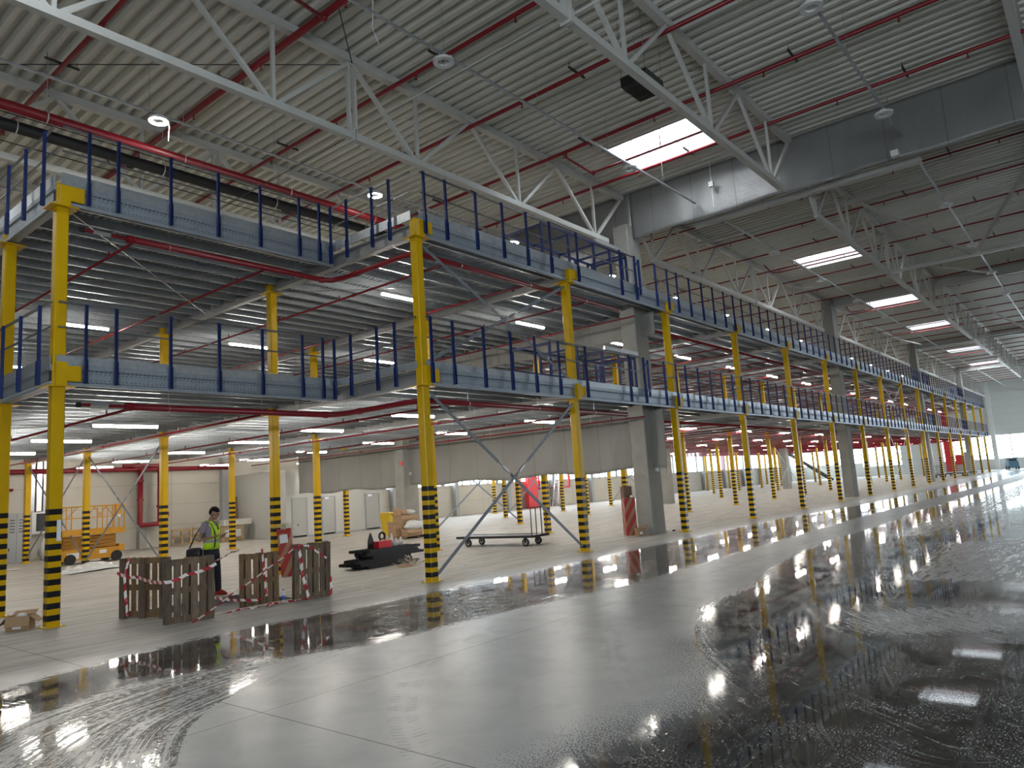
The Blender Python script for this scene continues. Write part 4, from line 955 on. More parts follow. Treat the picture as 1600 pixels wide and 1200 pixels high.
def ribbon(name, pts, w=0.07, tilt=0.0, parent=None, sub=8, sag=0.0, tw=0.0):
    c = [Vector(p) for p in pts]; q = []
    for i in range(len(c) - 1):
        for t in range(sub):
            f = t / sub; p = c[i].lerp(c[i + 1], f); p.z -= sag * 4 * f * (1 - f); q.append(p)
    q.append(c[-1]); v = []; uv = []; s = 0.0
    for i, p in enumerate(q):
        d = (q[min(i + 1, len(q) - 1)] - q[max(i - 1, 0)]).normalized()
        up = Vector((0, 0, 1)) if abs(d.z) < 0.85 else Vector((0.75, -0.65, 0))
        sd = d.cross(up).normalized(); u2 = sd.cross(d).normalized(); a = tilt + tw * math.sin(i * 0.7)
        n = (u2 * math.cos(a) + sd * math.sin(a)) * (w * 0.36)
        if i: s += (p - q[i - 1]).length
        v += [tuple(p - n), tuple(p + n)]; uv += [(s, 0), (s, w)]
    f = [(2 * i, 2 * i + 2, 2 * i + 3, 2 * i + 1) for i in range(len(q) - 1)]
    me = bpy.data.meshes.new(name); me.from_pydata(v, [], f); me.update(); me.materials.append(M['tape'])
    l = me.uv_layers.new(name='UVMap')
    for lp in me.loops: l.data[lp.index].uv = uv[lp.vertex_index]
    o = put(name, me, parent); sol = o.modifiers.new('thick', 'SOLIDIFY'); sol.thickness = 0.002
    return o
def tape(label, *a, **k): return tag(ribbon('barrier_tape', *a, **k), label, 'tape')
tape('red and white tape stretched across the two nearest pallets', [(5.47, 13.34, 0.76), (5.60, 12.85, 0.69), (5.45, 11.60, 0.66), (5.76, 11.53, 0.74), (6.22, 11.44, 0.86)], sag=0.03)
tape('thin tape strung from the nearest pallet to the brown pallet in the recess', [(6.22, 11.5, 0.90), (6.8, 12.0, 0.98), (7.25, 12.48, 0.98)], w=0.04, tilt=0.5, sag=0.02)
tape('long slanting tape rising from the floor to the rightmost pallet', [(5.80, 11.40, 0.01), (6.55, 11.50, 0.35), (7.2, 11.52, 0.66), (7.80, 11.54, 0.98)], w=0.045, tilt=0.4, sag=0.02)
tape('sagging tape between the nearest pallet and the brown pallet, low over the recess', [(6.20, 11.6, 0.34), (6.6, 11.9, 0.22), (7.1, 12.2, 0.11), (7.5, 12.2, 0.06)], w=0.06, sag=0.01)
tape('twisted tape hanging down the edge of the rightmost pallet', [(7.83, 11.52, 0.99), (7.87, 11.51, 0.7), (7.90, 11.50, 0.4), (7.99, 11.47, 0.03)], w=0.07, tw=0.5)
tape('tape crossing the top of the rightmost pallet', [(7.82, 11.52, 0.99), (8.02, 11.50, 0.96), (8.36, 11.43, 0.70)], w=0.05, tilt=0.2)
tape('short tape hanging on the far edge of the rightmost pallet', [(8.44, 11.44, 0.36), (8.45, 11.43, 0.18), (8.42, 11.42, 0.02)], w=0.07, tw=0.6)
tape('tape draped over the leftmost pallet and hanging down', [(5.60, 13.2, 1.005), (5.575, 13.15, 0.98), (5.52, 13.17, 0.7), (5.53, 13.15, 0.4), (5.55, 13.12, 0.05)], w=0.06, tw=0.4)
tape('tape hanging on the brown pallet in the recess', [(7.55, 12.26, 0.95), (7.57, 12.24, 0.6), (7.60, 12.22, 0.1)], w=0.05, tw=0.5)
rng = random.Random(4)
for i in range(5):
    x = 6.55 + 0.32 * i; y = 11.72 - 0.03 * i
    tape('crumpled tape lying on the floor edge of the recess, %s from the nearest pallet' % ORD[i], [(x + rng.uniform(-.1, .1) + 0.13 * k_, y + rng.uniform(-.10, .12), 0.015 + rng.uniform(0, 0.05) * (k_ % 2)) for k_ in range(5)], w=0.06, tilt=1.2, sub=4, tw=0.8)
b = thing('water_bottle', 'small blue and white bottle standing among crumpled tape by the recess', 'bottle', (7.83, 11.93, 0.0)); b.location = (7.72, 11.86, 0)
MB().path([(0, 0, 0), (0, 0, 0.13), (0, 0, 0.17), (0, 0, 0.2)], [0.035, 0.035, 0.02, 0.013], 12).build('body', M['plastic_sheet'], b, True); MB().tube((0, 0, 0.04), (0, 0, 0.11), 0.037, 12).build('wrapper', mat('blue_wrapper', (0.05, 0.12, 0.45), 0.4), b, True); MB().tube((0, 0, 0.2), (0, 0, 0.22), 0.016, 10).build('cap', mat('blue_cap', (0.03, 0.1, 0.5), 0.4), b)
tag(MB().bar((7.45, 11.84, 0.02), (8.0, 11.74, 0.02), 0.05, 0.03).build('timber_strip', M['wood_pale']), 'short pale timber strip lying at the recess edge by the rightmost pallet', 'timber')

# ------------------------------------------------------------------ cardboard boxes and litter
def open_box(label, loc, rot, w, d, h, flaps):
    r = thing('cardboard_box', label, 'box', loc, rot); t = 0.006
    MB().box(-w/2, w/2, -d/2, -d/2 + t, 0, h).box(-w/2, w/2, d/2 - t, d/2, 0, h).box(-w/2, -w/2 + t, -d/2 + t, d/2 - t, 0, h).box(w/2 - t, w/2, -d/2 + t, d/2 - t, 0, h).box(-w/2 + t, w/2 - t, -d/2 + t, d/2 - t, 0, t).build('carton', M['cardboard'], r)
    for e in flaps:
        sx, sy, ang = e; L_ = 0.16
        dx, dz = math.cos(ang) * L_, math.sin(ang) * L_
        if sx: MB().hexa([(sx * w/2, -d/2, h), (sx * (w/2 + dx), -d/2, h + dz), (sx * (w/2 + dx), d/2, h + dz), (sx * w/2, d/2, h), (sx * w/2, -d/2, h + t), (sx * (w/2 + dx), -d/2, h + dz + t), (sx * (w/2 + dx), d/2, h + dz + t), (sx * w/2, d/2, h + t)]).build('flap', M['cardboard'], r)
        else: MB().hexa([(-w/2, sy * d/2, h), (-w/2, sy * (d/2 + dx), h + dz), (w/2, sy * (d/2 + dx), h + dz), (w/2, sy * d/2, h), (-w/2, sy * d/2, h + t), (-w/2, sy * (d/2 + dx), h + dz + t), (w/2, sy * (d/2 + dx), h + dz + t), (w/2, sy * d/2, h + t)]).build('flap', M['cardboard'], r)
    return r
r = open_box('open cardboard box with spread flaps beside the nearest striped column', (4.28, 14.06, 0), -0.62, 0.34, 0.26, 0.22, [(1, 0, -0.7), (-1, 0, -0.9), (0, 1, 0.3), (0, -1, -1.2)])
MB().box(-0.07, 0.05, -0.138, -0.131, 0.03, 0.08).build('shipping_sticker', M['paper'], r)
tag(MB().ball((4.30, 14.08, 0.20), 0.09, 0.08, 0.06, 8, 6).build('crumpled_film', M['plastic_sheet']), 'crumpled clear film poking from the open cardboard box', 'film')
def long_box(label, loc, rot, w, d, h, lean, m, lab=False):
    r = thing('long_carton', label, 'box', loc); r.rotation_euler = (lean[0], lean[1], rot)
    MB().box(-w/2, w/2, -d/2, d/2, 0, h).build('carton', m, r)
    if lab: MB().box(-w*0.33, w*0.25, -d/2 - 0.006, -d/2 - 0.001, h - 0.33, h - 0.13).build('shipping_sticker', M['paper'], r); MB().box(-w/2 - 0.004, w/2 + 0.004, -d/2 - 0.005, d/2 + 0.004, h - 0.10, h + 0.003).build('red_end_wrap', M['red_board'], r)
    return r
long_box('tall carton with red diagonal bands standing between the pallets and the second row column', (10.40, 15.72, 0), -0.7, 0.32, 0.24, 1.13, (0.0, -0.09), M['card_stripe'], True)
rng = random.Random(9); m = MB()
for i in range(46):
    a = rng.uniform(0, 6.28); x, y = rng.gauss(10.31, 0.11), rng.gauss(15.70, 0.10); z = 1.15 + rng.uniform(0, 0.12)
    m.bar((x, y, z), (x + 0.13 * math.cos(a), y + 0.13 * math.sin(a), z + rng.uniform(-0.06, 0.05)), 0.025, 0.004)
o = m.build('strap_scraps', mat('olive_white_strapping', (0.34, 0.36, 0.26), 0.5, 0, 0.5, 25)); o['kind'] = 'stuff'; tag(o, 'tangle of pale and olive strapping heaped on the banded carton', 'scraps')
long_box('carton with red diagonal bands leaning on the near concrete column', (20.70, 12.24, 0), -0.75, 0.36, 0.26, 1.20, (0.0, 0.0), M['card_stripe'])
long_box('plain brown tall carton behind the banded carton at the concrete column', (20.98, 12.46, 0), -0.5, 0.30, 0.22, 1.56, (0, 0), mat('brown_card', (0.17, 0.11, 0.08), 0.8, 0, 0.15, 8))
r = open_box('small brown box at the foot of the near concrete column', (20.42, 11.75, 0), -0.5, 0.24, 0.24, 0.26, [(1, 0, 0.5), (-1, 0, 0.2)]); MB().box(-0.08, 0.02, -0.128, -0.121, 0.06, 0.14).build('shipping_sticker', M['paper'], r)
tag(MB().ball((20.78, 12.16, 1.22), 0.05, 0.05, 0.05, 8, 6).build('paper_ball', M['paper']), 'small white crumpled paper on top of the banded carton at the concrete column', 'paper')
tag(MB().ball((21.85, 11.55, 0.05), 0.06, 0.05, 0.05, 8, 5).build('paper_ball', M['paper']), 'white scrap on the floor beside the near concrete column', 'paper'); tag(MB().ball((22.05, 11.42, 0.03), 0.08, 0.05, 0.03, 8, 5).build('rag', M['black']), 'black rag on the floor beside the near concrete column', 'rag')
# heap by the column behind
pl = thing('pallet', 'low pallet under the heap of cardboard boxes', 'pallet', (20.42, 22.36, 0)); 
for i in range(6): MB().box(-0.7, 0.75, -0.5 + i * 0.17, -0.38 + i * 0.17, 0.09, 0.11).build('board', M['wood_warm'], pl)
for i in range(3): MB().box(-0.7 + i * 0.66, -0.58 + i * 0.66, -0.5, 0.47, 0.0, 0.09).build('runner', M['wood'], pl)
def blob(m, c, r, seed, n=14, k_=9, amp=0.25):
    i0 = len(m.v); m.ball(c, r[0], r[1], r[2], n, k_)
    for i in range(i0, len(m.v)):
        v = Vector(m.v[i]); d = v - Vector(c); f = 1 + amp * mnoise.noise(v * 4.0 + Vector((seed, 0, 0))) + amp * 0.6 * mnoise.noise(v * 11.0); m.v[i] = tuple(Vector(c) + d * f)
    return m
for lab, loc, rot, dims in [('wide lower cardboard box of the heap before the concrete column', (20.30, 22.58, 0.11), -0.1, (1.15, 0.5, 0.48)), ('upper cardboard box of the heap before the concrete column', (20.42, 22.58, 0.60), 0.12, (1.0, 0.45, 0.32)), ('small tilted cardboard box on top of the heap', (20.12, 22.55, 0.93), 0.35, (0.46, 0.34, 0.22)), ('flattened brown carton before the heap of boxes', (20.3, 22.08, 0.115), 0.05, (0.85, 0.35, 0.26))]:
    open_box(lab, loc, rot, dims[0], dims[1], dims[2], [(0, 1, 0.6), (0, -1, -1.3)])
tag(blob(MB(), (20.42, 22.08, 0.50), (0.50, 0.25, 0.20), 3).build('film_bundle', M['plastic_sheet'], None, True), 'bundle of crumpled plastic film on the box heap', 'film')
tag(blob(MB(), (20.62, 22.55, 1.03), (0.22, 0.2, 0.13), 5).build('film_bundle', M['plastic_sheet'], None, True), 'small wad of white film on top of the box heap', 'film')
tag(blob(MB(), (21.15, 21.95, 0.17), (0.22, 0.22, 0.17), 8).build('film_bundle', M['plastic_sheet'], None, True), 'loose film on the floor at the foot of the box heap', 'film')
tag(MB().hexa([(19.2, 22.5, 0.02), (19.75, 22.2, 0.02), (20.0, 22.7, 0.12), (19.45, 23.0, 0.02), (19.2, 22.5, 0.03), (19.75, 22.2, 0.03), (20.0, 22.7, 0.13), (19.45, 23.0, 0.03)]).build('card_sheet', M['cardboard']), 'flat torn card on the floor beside the box heap', 'card')
tag(MB().path([(19.6 + 0.14 * math.cos(a), 23.1, 0.16 + 0.14 * math.sin(a)) for a in np.linspace(0, 6.28, 15)], 0.045, 8).build('cable_coil', M['black'], None, True), 'black coil standing beside the box heap', 'coil')
r = thing('waste_bin', 'yellow plastic bin behind the box heap', 'bin', (22.1, 25.4, 0)); MB().hexa([(-0.28, -0.25, 0), (0.28, -0.25, 0), (0.28, 0.25, 0), (-0.28, 0.25, 0), (-0.36, -0.32, 0.95), (0.36, -0.32, 0.95), (0.36, 0.32, 0.95), (-0.36, 0.32, 0.95)]).build('body', M['orange'], r); MB().box(-0.38, 0.38, -0.34, 0.34, 0.95, 1.0).build('lid', M['orange'], r)

# black rails stacked on the floor with tools on top
rail_prof = lambda w, h: [(-w/2, 0), (w/2, 0), (w/2, h), (w/2 - 0.012, h), (w/2 - 0.012, 0.012), (-w/2 + 0.012, 0.012), (-w/2 + 0.012, h), (-w/2, h)]
rng = random.Random(12); bm_ = MB().prism(rail_prof(0.13, 0.07), 'x', -0.88, 0.88).mesh('steel_rail', M['black_plastic'])
kk = 0
for lay, (n, z) in enumerate([(5, 0.0), (5, 0.075), (5, 0.15), (5, 0.225), (4, 0.30), (4, 0.375)]):
    for q in range(n):
        o = put('steel_rail', bm_, None, (12.66 + rng.uniform(-0.10, 0.10) + (-0.22 if lay < 3 else 0.05) + (0.25 if lay in (0, 3) else 0), 14.55 + 0.15 * q + 0.015 * lay, z)); o.rotation_euler = (0, 0, rng.uniform(-0.05, 0.05) + 0.02)
        tag(o, 'black steel rail in the stack on the floor, %s layer, %s from the front' % (ORD[lay], ORD[q]), 'rail', 'black rails stacked on the floor'); kk += 1
zt = 0.447
r = thing('tool_case', 'red tool case on the stack of black rails', 'case', (12.62, 14.86, zt), 0.1)
MB().box(-0.24, 0.24, -0.1, 0.1, 0, 0.17).build('body', M['red_bright'], r); MB().path([(-0.1, 0, 0.17), (-0.1, 0, 0.21), (0.1, 0, 0.21), (0.1, 0, 0.17)], 0.012, 6).build('handle', M['black'], r)
r = thing('spray_can', 'black tapered can beside the red tool case', 'can', (12.26, 14.9, zt)); MB().path([(0, 0, 0), (0, 0, 0.2), (0, 0, 0.33), (0, 0, 0.4)], [0.085, 0.08, 0.04, 0.015], 10).build('body', M['black_plastic'], r, True)
for i, (x, h, c) in enumerate([(12.97, 0.30, 'plastic_sheet'), (13.12, 0.17, 'paper'), (13.28, 0.22, 'red_bright')]):
    r = thing('bottle', ['clear plastic bottle on the rail stack', 'short white pot on the rail stack', 'red topped bottle at the end of the rail stack'][i], 'bottle', (x, 14.9, zt))
    MB().path([(0, 0, 0), (0, 0, h * 0.65), (0, 0, h * 0.85), (0, 0, h)], [0.05, 0.05, 0.025, 0.018], 10).build('body', M['plastic_sheet'], r, True); MB().tube((0, 0, h), (0, 0, h + 0.03), 0.022, 8).build('cap', M[c], r)
rng = random.Random(21); m = MB()
for i in range(60):
    a = rng.uniform(0, 6.28); x, y = rng.gauss(12.75, 0.14), rng.gauss(14.02, 0.12); z = rng.uniform(0.02, 0.2) * max(0.1, 1 - 2.2 * math.hypot(x - 12.75, y - 14.02))
    m.bar((x, y, z + 0.01), (x + 0.14 * math.cos(a), y + 0.14 * math.sin(a), z + rng.uniform(0, 0.08)), 0.03, 0.004)
o = m.build('paper_scraps', mat('pale_kraft_paper', (0.52, 0.46, 0.34), 0.8, 0, 0.4, 25)); o['kind'] = 'stuff'; tag(o, 'heap of pale crumpled paper strips before the black rails', 'scraps')
tag(MB().hexa([(12.2, 13.75, 0.004), (12.6, 13.7, 0.004), (12.65, 13.95, 0.05), (12.3, 14.0, 0.03), (12.2, 13.75, 0.012), (12.6, 13.7, 0.012), (12.65, 13.95, 0.058), (12.3, 14.0, 0.038)]).build('card_sheet', M['cardboard']), 'torn card lying before the black rails', 'card')
for i, (x, y) in enumerate([(9.3, 11.6), (8.9, 11.75), (15.0, 13.0), (13.0, 12.3), (14.4, 14.9)]):
    tag(blob(MB(), (x, y, 0.012), (0.05, 0.03, 0.012), i, 8, 4).build('litter_scrap', M['paper']), 'tiny pale scrap on the floor, %s from the pallets toward the cart' % ORD[i], 'scrap')

# ------------------------------------------------------------------ platform trolley
def trolley(label, loc, rot):
    r = thing('platform_trolley', label, 'trolley', loc, rot); d = M['dark_metal']
    MB().box(-1.45, 1.45, -0.45, 0.45, 0.27, 0.31).build('platform', M['dark_metal'], r)
    MB().box(-1.45, 1.45, -0.46, -0.42, 0.25, 0.32).box(-1.45, 1.45, 0.42, 0.46, 0.25, 0.32).box(1.41, 1.45, -0.42, 0.42, 0.25, 0.32).build('frame', d, r)
    m = MB()
    for yy in (-0.43, -0.15, 0.15, 0.43): m.tube((1.38, yy, 0.31), (1.38, yy, 1.13), 0.016, 6)
    m.tube((1.38, -0.44, 1.13), (1.38, 0.44, 1.13), 0.016, 6).build('push_frame', d, r)
    for sx in (-1.05, 1.1):
        for sy in (-1, 1):
            w = MB().tube((sx, sy * 0.36 - 0.025, 0.115), (sx, sy * 0.36 + 0.025, 0.115), 0.115, 18).build('wheel', M['black'], r)
            MB().tube((sx, sy * 0.36 - 0.03, 0.115), (sx, sy * 0.36 + 0.03, 0.115), 0.075, 14).build('hub', M['steel'], w)
            MB().box(sx - 0.03, sx + 0.03, sy * 0.36 - 0.045, sy * 0.36 - 0.03, 0.1, 0.27).box(sx - 0.03, sx + 0.03, sy * 0.36 + 0.03, sy * 0.36 + 0.045, 0.1, 0.27).build('fork', d, r)
    return r
tro = trolley('dark platform trolley with a barred push frame on the floor before the curtain', (17.55, 15.0, 0), -1.47)
for i, (x, y) in enumerate([(80.5, 13.0), (83, 12.2), (87, 11.9)]):
    dup(tro, (x, y, 0), 'tiny dark trolley parked under the far end of the deck, %s of the three' % ORD[i], 0.2 + i)

# ------------------------------------------------------------------ scissor lift
r = thing('scissor_lift', 'orange yellow scissor lift folded down before the back wall', 'lift', (11.25, 30.1, 0), 0.0)
Lm = M['lift']
MB().box(-1.05, 0.95, -0.5, 0.5, 0.14, 0.52).hexa([(0.95, -0.48, 0.30), (1.18, -0.42, 0.36), (1.18, 0.42, 0.36), (0.95, 0.48, 0.30), (0.95, -0.48, 0.60), (1.18, -0.42, 0.60), (1.18, 0.42, 0.60), (0.95, 0.48, 0.60)]).build('chassis', Lm, r)
for q in range(4):
    z0 = 0.54 + q * 0.115
    for yy in (-0.42, 0.42):
        MB().bar((-0.95, yy, z0), (0.85, yy, z0 + 0.10), 0.05, 0.06).build('scissor_arm', M['lift_dark'], r); MB().bar((-0.95, yy * 0.85, z0 + 0.10), (0.85, yy * 0.85, z0), 0.05, 0.06).build('scissor_arm', M['lift_dark'], r)
MB().box(-1.02, 0.9, -0.32, 0.32, 0.53, 0.98).build('hydraulic_pack', M['lift_dark'], r)
MB().box(-1.1, 1.15, -0.55, 0.55, 1.02, 1.08).box(-1.1, 1.15, -0.56, -0.53, 1.02, 1.24).box(-1.1, 1.15, 0.53, 0.56, 1.02, 1.24).build('deck', Lm, r)
m = MB()
for yy in (-0.53, 0.53):
    m.tube((-1.08, yy, 2.08), (1.12, yy, 2.08), 0.022, 6).tube((-1.08, yy, 1.66), (1.12, yy, 1.66), 0.018, 6)
    for xx in (-1.08, -0.9, -0.35, 0.15, 0.75, 0.92, 1.12): m.tube((xx, yy, 1.22), (xx, yy, 2.08), 0.02, 6)
    m.tube((-0.9, yy, 1.66), (-0.5, yy, 2.08), 0.018, 6).tube((0.15, yy, 1.66), (0.5, yy, 2.08), 0.018, 6).tube((0.75, yy, 1.66), (0.4, yy, 2.08), 0.018, 6)
for zz in (1.66, 2.08): m.tube((1.12, -0.53, zz), (1.12, 0.53, zz), 0.02, 6).tube((-1.08, -0.53, zz), (-1.08, 0.53, zz), 0.02, 6)
m.build('guard_cage', Lm, r)
MB().box(0.78, 0.98, -0.62, -0.54, 1.72, 2.10).build('control_box', mat('orange_cover', (0.75, 0.36, 0.02), 0.5), r); MB().box(0.84, 0.94, -0.626, -0.621, 1.62, 1.72).build('decal', M['paper'], r)
MB().box(-0.85, -0.45, -0.506, -0.501, 0.20, 0.42).build('decal', M['paper'], r); MB().box(0.25, 0.5, -0.506, -0.501, 0.32, 0.45).build('decal', M['paper'], r)
for sx in (-0.75, 0.85):
    for sy in (-1, 1): MB().tube((sx, sy * 0.44, 0.19), (sx, sy * 0.56, 0.19), 0.19, 18).build('wheel', M['black'], r)
r = thing('plastic_sheet', 'crumpled pale plastic sheeting heaped on the floor before the scissor lift', 'sheet', (9.45, 25.6, 0), 0.25)
v = MB(); n1, n2 = 22, 12
for a in range(n1):
    for c in range(n2):
        X_ = -1.0 + 2.0 * a / (n1 - 1); Y_ = -0.5 + 1.0 * c / (n2 - 1); e_ = max(0, 1 - (Y_ / 0.52) ** 2) * max(0, 1 - (X_ / 1.05) ** 2)
        v.v.append((X_ + 0.1 * mnoise.noise(Vector((X_ * 2, Y_ * 2, 4))), Y_ + 0.12 * mnoise.noise(Vector((X_ * 2, Y_ * 2, 7))), 0.008 + 0.34 * e_ ** 0.7 * (0.55 + 0.45 * X_ + 0.5 * abs(mnoise.noise(Vector((X_ * 3, Y_ * 4, 1))))) ))
for a in range(n1 - 1):
    for c in range(n2 - 1): i = a * n2 + c; v.f.append((i, i + n2, i + n2 + 1, i + 1))
v.build('sheet', M['plastic_sheet'], r)
for i in range(3): MB().bar((0.5, -0.2 + 0.16 * i, 0.05 + 0.05 * i), (1.65, -0.1 + 0.2 * i, 0.03 + 0.06 * i), 0.16, 0.02).build('board', M['white_paint'], r)
tag(blob(MB(), (9.0, 30.4, 0.02), (0.25, 0.1, 0.02), 4, 10, 4).build('litter_scrap', M['paper']), 'white scrap on the floor before the grey electrical cabinet', 'scrap')

# ------------------------------------------------------------------ things along the back wall
r = thing('electrical_cabinet', 'tall grey electrical cabinet with slotted doors at the back wall', 'cabinet', (9.92, 35.2, 0))
MB().box(0, 1.1, 0, 0.6, 0, 2.0).build('body', M['grey_paint'], r)
for q in range(2):
    d = MB().box(0.02 + q * 0.54, 0.54 + q * 0.54, -0.025, 0, 0.06, 1.96).build('door', M['grey_paint'], r)
    m = MB()
    for zz in (1.72, 1.6, 1.48, 1.36, 1.24): m.box(0.08 + q * 0.54, 0.24 + q * 0.54, -0.03, -0.024, zz, zz + 0.03).box(0.30 + q * 0.54, 0.48 + q * 0.54, -0.03, -0.024, zz, zz + 0.03)
    m.build('slot', M['black'], d); MB().box(0.27 + q * 0.54, 0.3 + q * 0.54, -0.045, -0.025, 0.5, 0.62).build('lock', M['black'], d)
r = thing('meter_box', 'white wall box with a dark window beside the electrical cabinet', 'box', (11.15, 35.9, 1.1)); MB().box(0, 0.75, 0, 0.35, 0, 0.92).build('body', M['white_paint'], r); MB().box(0.25, 0.7, -0.01, 0, 0.1, 0.85).build('window', M['black_plastic'], r)
for i, xx in enumerate((11.15, 11.42, 11.68)): tag(MB().box(xx, xx + 0.2, 36.0, 36.25, 2.05, 4.2).build('cable_duct', M['alu'] if i == 1 else M['galv']), 'vertical silver cable duct above the wall box, %s of three' % ORD[i], 'duct')
tag(blob(MB(), (11.55, 34.9, 0.45), (0.36, 0.3, 0.5), 6).build('wrapped_bundle', M['plastic_sheet'], None, True), 'upright bundle wrapped in pale film beside the electrical cabinet', 'bundle')
r = thing('sprinkler_main', 'thick red wall main with a U shaped drop along the back wall', 'pipe')
MB().tube((8.5, 35.80, 3.75), (20.4, 35.80, 3.75), 0.11, 10).build('pipe', M['red'], r, True)
MB().path([(15.65, 35.72, 3.75), (15.65, 35.72, 1.22), (15.72, 35.72, 1.12), (16.5, 35.72, 1.12), (16.58, 35.72, 1.22), (16.58, 35.72, 3.75)], 0.12, 10).build('drop_loop', M['red'], r, True)
for z_ in (1.2, 2.3, 3.2): MB().tube((15.65, 35.72, z_ - 0.05), (15.65, 35.72, z_ + 0.05), 0.16, 12).build('flange', M['red'], r)
MB().tube((16.58, 35.72, 1.9), (16.58, 35.72, 2.0), 0.16, 12).tube((16.7, 35.72, 1.55), (16.95, 35.57, 1.55), 0.12, 10).build('flange', M['red'], r)
MB().box(14.9, 16.9, 35.7, 35.92, 3.86, 4.0).build('saddle', M['red'], r)
r = thing('hydrant_riser', 'red vertical riser pipe at the far left of the back wall', 'pipe', (9.7, 35.9, 0)); MB().tube((0, 0, 0), (0, 0, 3.8), 0.13, 10).build('pipe', M['red'], r, True); MB().tube((0, 0, 3.0), (0.8, 0, 3.0), 0.06, 8).build('branch', M['red'], r, True); MB().box(-0.25, 0.3, -0.35, 0.1, 0, 1.4).build('pump_body', M['black_plastic'], r)
for i in range(3):
    q = thing('pallet', 'wooden pallet standing on edge along the back wall, %s from the red pipes' % ORD[i], 'pallet', (17.2 + 1.05 * i, 35.78, 0))
    for zz in (0.05, 0.4, 0.72): MB().box(0, 1.0, 0, 0.03, zz - 0.05, zz + 0.06).build('board', M['wood_pale'], q)
    for xx in (0.05, 0.5, 0.95): MB().box(xx - 0.05, xx + 0.05, 0.03, 0.12, 0, 0.78).build('runner', M['wood_pale'], q)
tag(MB().hexa([(20.05, 35.0, 0), (20.35, 35.0, 0), (20.35, 35.08, 0), (20.05, 35.08, 0), (20.15, 35.5, 2.2), (20.45, 35.5, 2.2), (20.45, 35.58, 2.2), (20.15, 35.58, 2.2)]).build('timber_board', M['wood_warm']), 'tall brown board leaning beside the partition room', 'board')
r = thing('crate_stack', 'pale crate with a board on top beside the partition room', 'crate', (18.7, 33.9, 0)); MB().box(0, 1.2, 0, 0.6, 0, 0.75).build('crate', M['wood_pale'], r); MB().box(0.1, 1.6, -0.05, 0.5, 0.80, 1.08).build('panel', mat('pale_board', (0.56, 0.54, 0.48), 0.7, 0, 0.1, 3), r); MB().box(0.2, 0.9, -0.25, 0, 0.25, 0.6).build('white_sack', M['plastic_sheet'], r)
r = thing('hydrant_cabinet', 'bright red tall cabinet with piping on the rear wall behind the striped columns', 'cabinet', (45.2, 35.85, 0)); MB().box(0, 1.2, -0.25, 0.05, 0, 3.0).build('body', M['red_bright'], r); MB().path([(1.7, 0, 3.2), (1.7, 0, 1.5), (5.9, 0, 1.5), (5.9, 0, 2.9)], 0.10, 8).build('pipe', M['red_bright'], r, True); MB().tube((2.6, 0, 0), (2.6, 0, 1.5), 0.07, 8).build('support', M['red'], r); MB().tube((4.6, 0, 0), (4.6, 0, 1.5), 0.07, 8).build('support', M['red'], r)
r = thing('step_ladder', 'aluminium step ladder standing open at the rear wall', 'ladder', (48.9, 35.4, 0), 0.1)
for s_ in (-1, 1):
    MB().bar((s_ * 0.75, -0.25, 0), (s_ * 0.06, -0.2, 2.2), 0.05, 0.05).bar((s_ * 0.75, 0.25, 0), (s_ * 0.06, 0.2, 2.2), 0.05, 0.05).build('leg', M['alu'], r)
    m = MB()
    for q in range(1, 8): f = q / 8; m.bar((s_ * (0.75 - 0.69 * f), -0.24, 2.2 * f), (s_ * (0.75 - 0.69 * f), 0.24, 2.2 * f), 0.05, 0.03)
    m.build('rungs', M['alu'], r); r.children[-1].name = 'rung'
r = thing('hydrant_cabinet', 'far red cabinet and pillar at the end wall under the deck', 'cabinet', (112.6, 16.2, 0)); MB().box(0, 0.35, 0, 1.1, 0, 4.1).build('body', M['red_bright'], r); MB().box(-0.2, 0.35, -1.0, -0.1, 0.9, 2.2).build('door', M['red_bright'], r); MB().box(-0.02, 0.35, 0.1, 0.9, 5.6, 8.2).build('upper_panel', M['red_bright'], r)
struct(MB().box(112.85, 113.0, 14.2, 15.3, 0, 2.5).build('door_4', M['grey_paint']))
# steel stair far under the deck
r = thing('steel_stair', 'steel stair rising to the lower deck in the far rear', 'stair', (94.9, 27.0, 0), 0)
for sx in (-0.5, 0.5): MB().bar((sx, 0, 0.1), (sx, 5.6, 4.2), 0.06, 0.25).build('stringer', M['dark_metal'], r); MB().tube((sx, 0, 1.1), (sx, 5.6, 5.2), 0.03, 6).build('handrail', M['steel'], r)
m = MB()
for q in range(20): m.box(-0.48, 0.48, 0.1 + q * 0.27, 0.36 + q * 0.27, 0.19 + q * 0.2, 0.22 + q * 0.2)
m.build('treads', M['galv'], r); r.children[-1].name = 'tread'
r = thing('scissor_lift', 'small blue lift parked by the bright end wall', 'lift', (106.0, 9.4, 0), 0.3); MB().box(-0.9, 0.9, -0.5, 0.5, 0.2, 1.0).build('chassis', M['bluebox'], r); MB().box(-0.9, 0.9, -0.5, 0.5, 1.25, 1.4).build('deck', M['bluebox'], r); MB().box(-0.7, 0.7, -0.4, 0.4, 1.0, 1.25).build('scissor_pack', M['dark_metal'], r)
m = MB()
for sx in (-0.85, 0.85):
    for sy in (-0.45, 0.45): m.tube((sx, sy, 1.4), (sx, sy, 2.5), 0.04, 6)
m.box(-0.9, 0.9, -0.5, 0.5, 2.45, 2.52).build('guard_cage', M['bluebox'], r)
for sx in (-0.6, 0.6):
    for sy in (-0.5, 0.5): MB().tube((sx, sy - 0.06, 0.22), (sx, sy + 0.06, 0.22), 0.22, 12).build('wheel', M['black'], r)

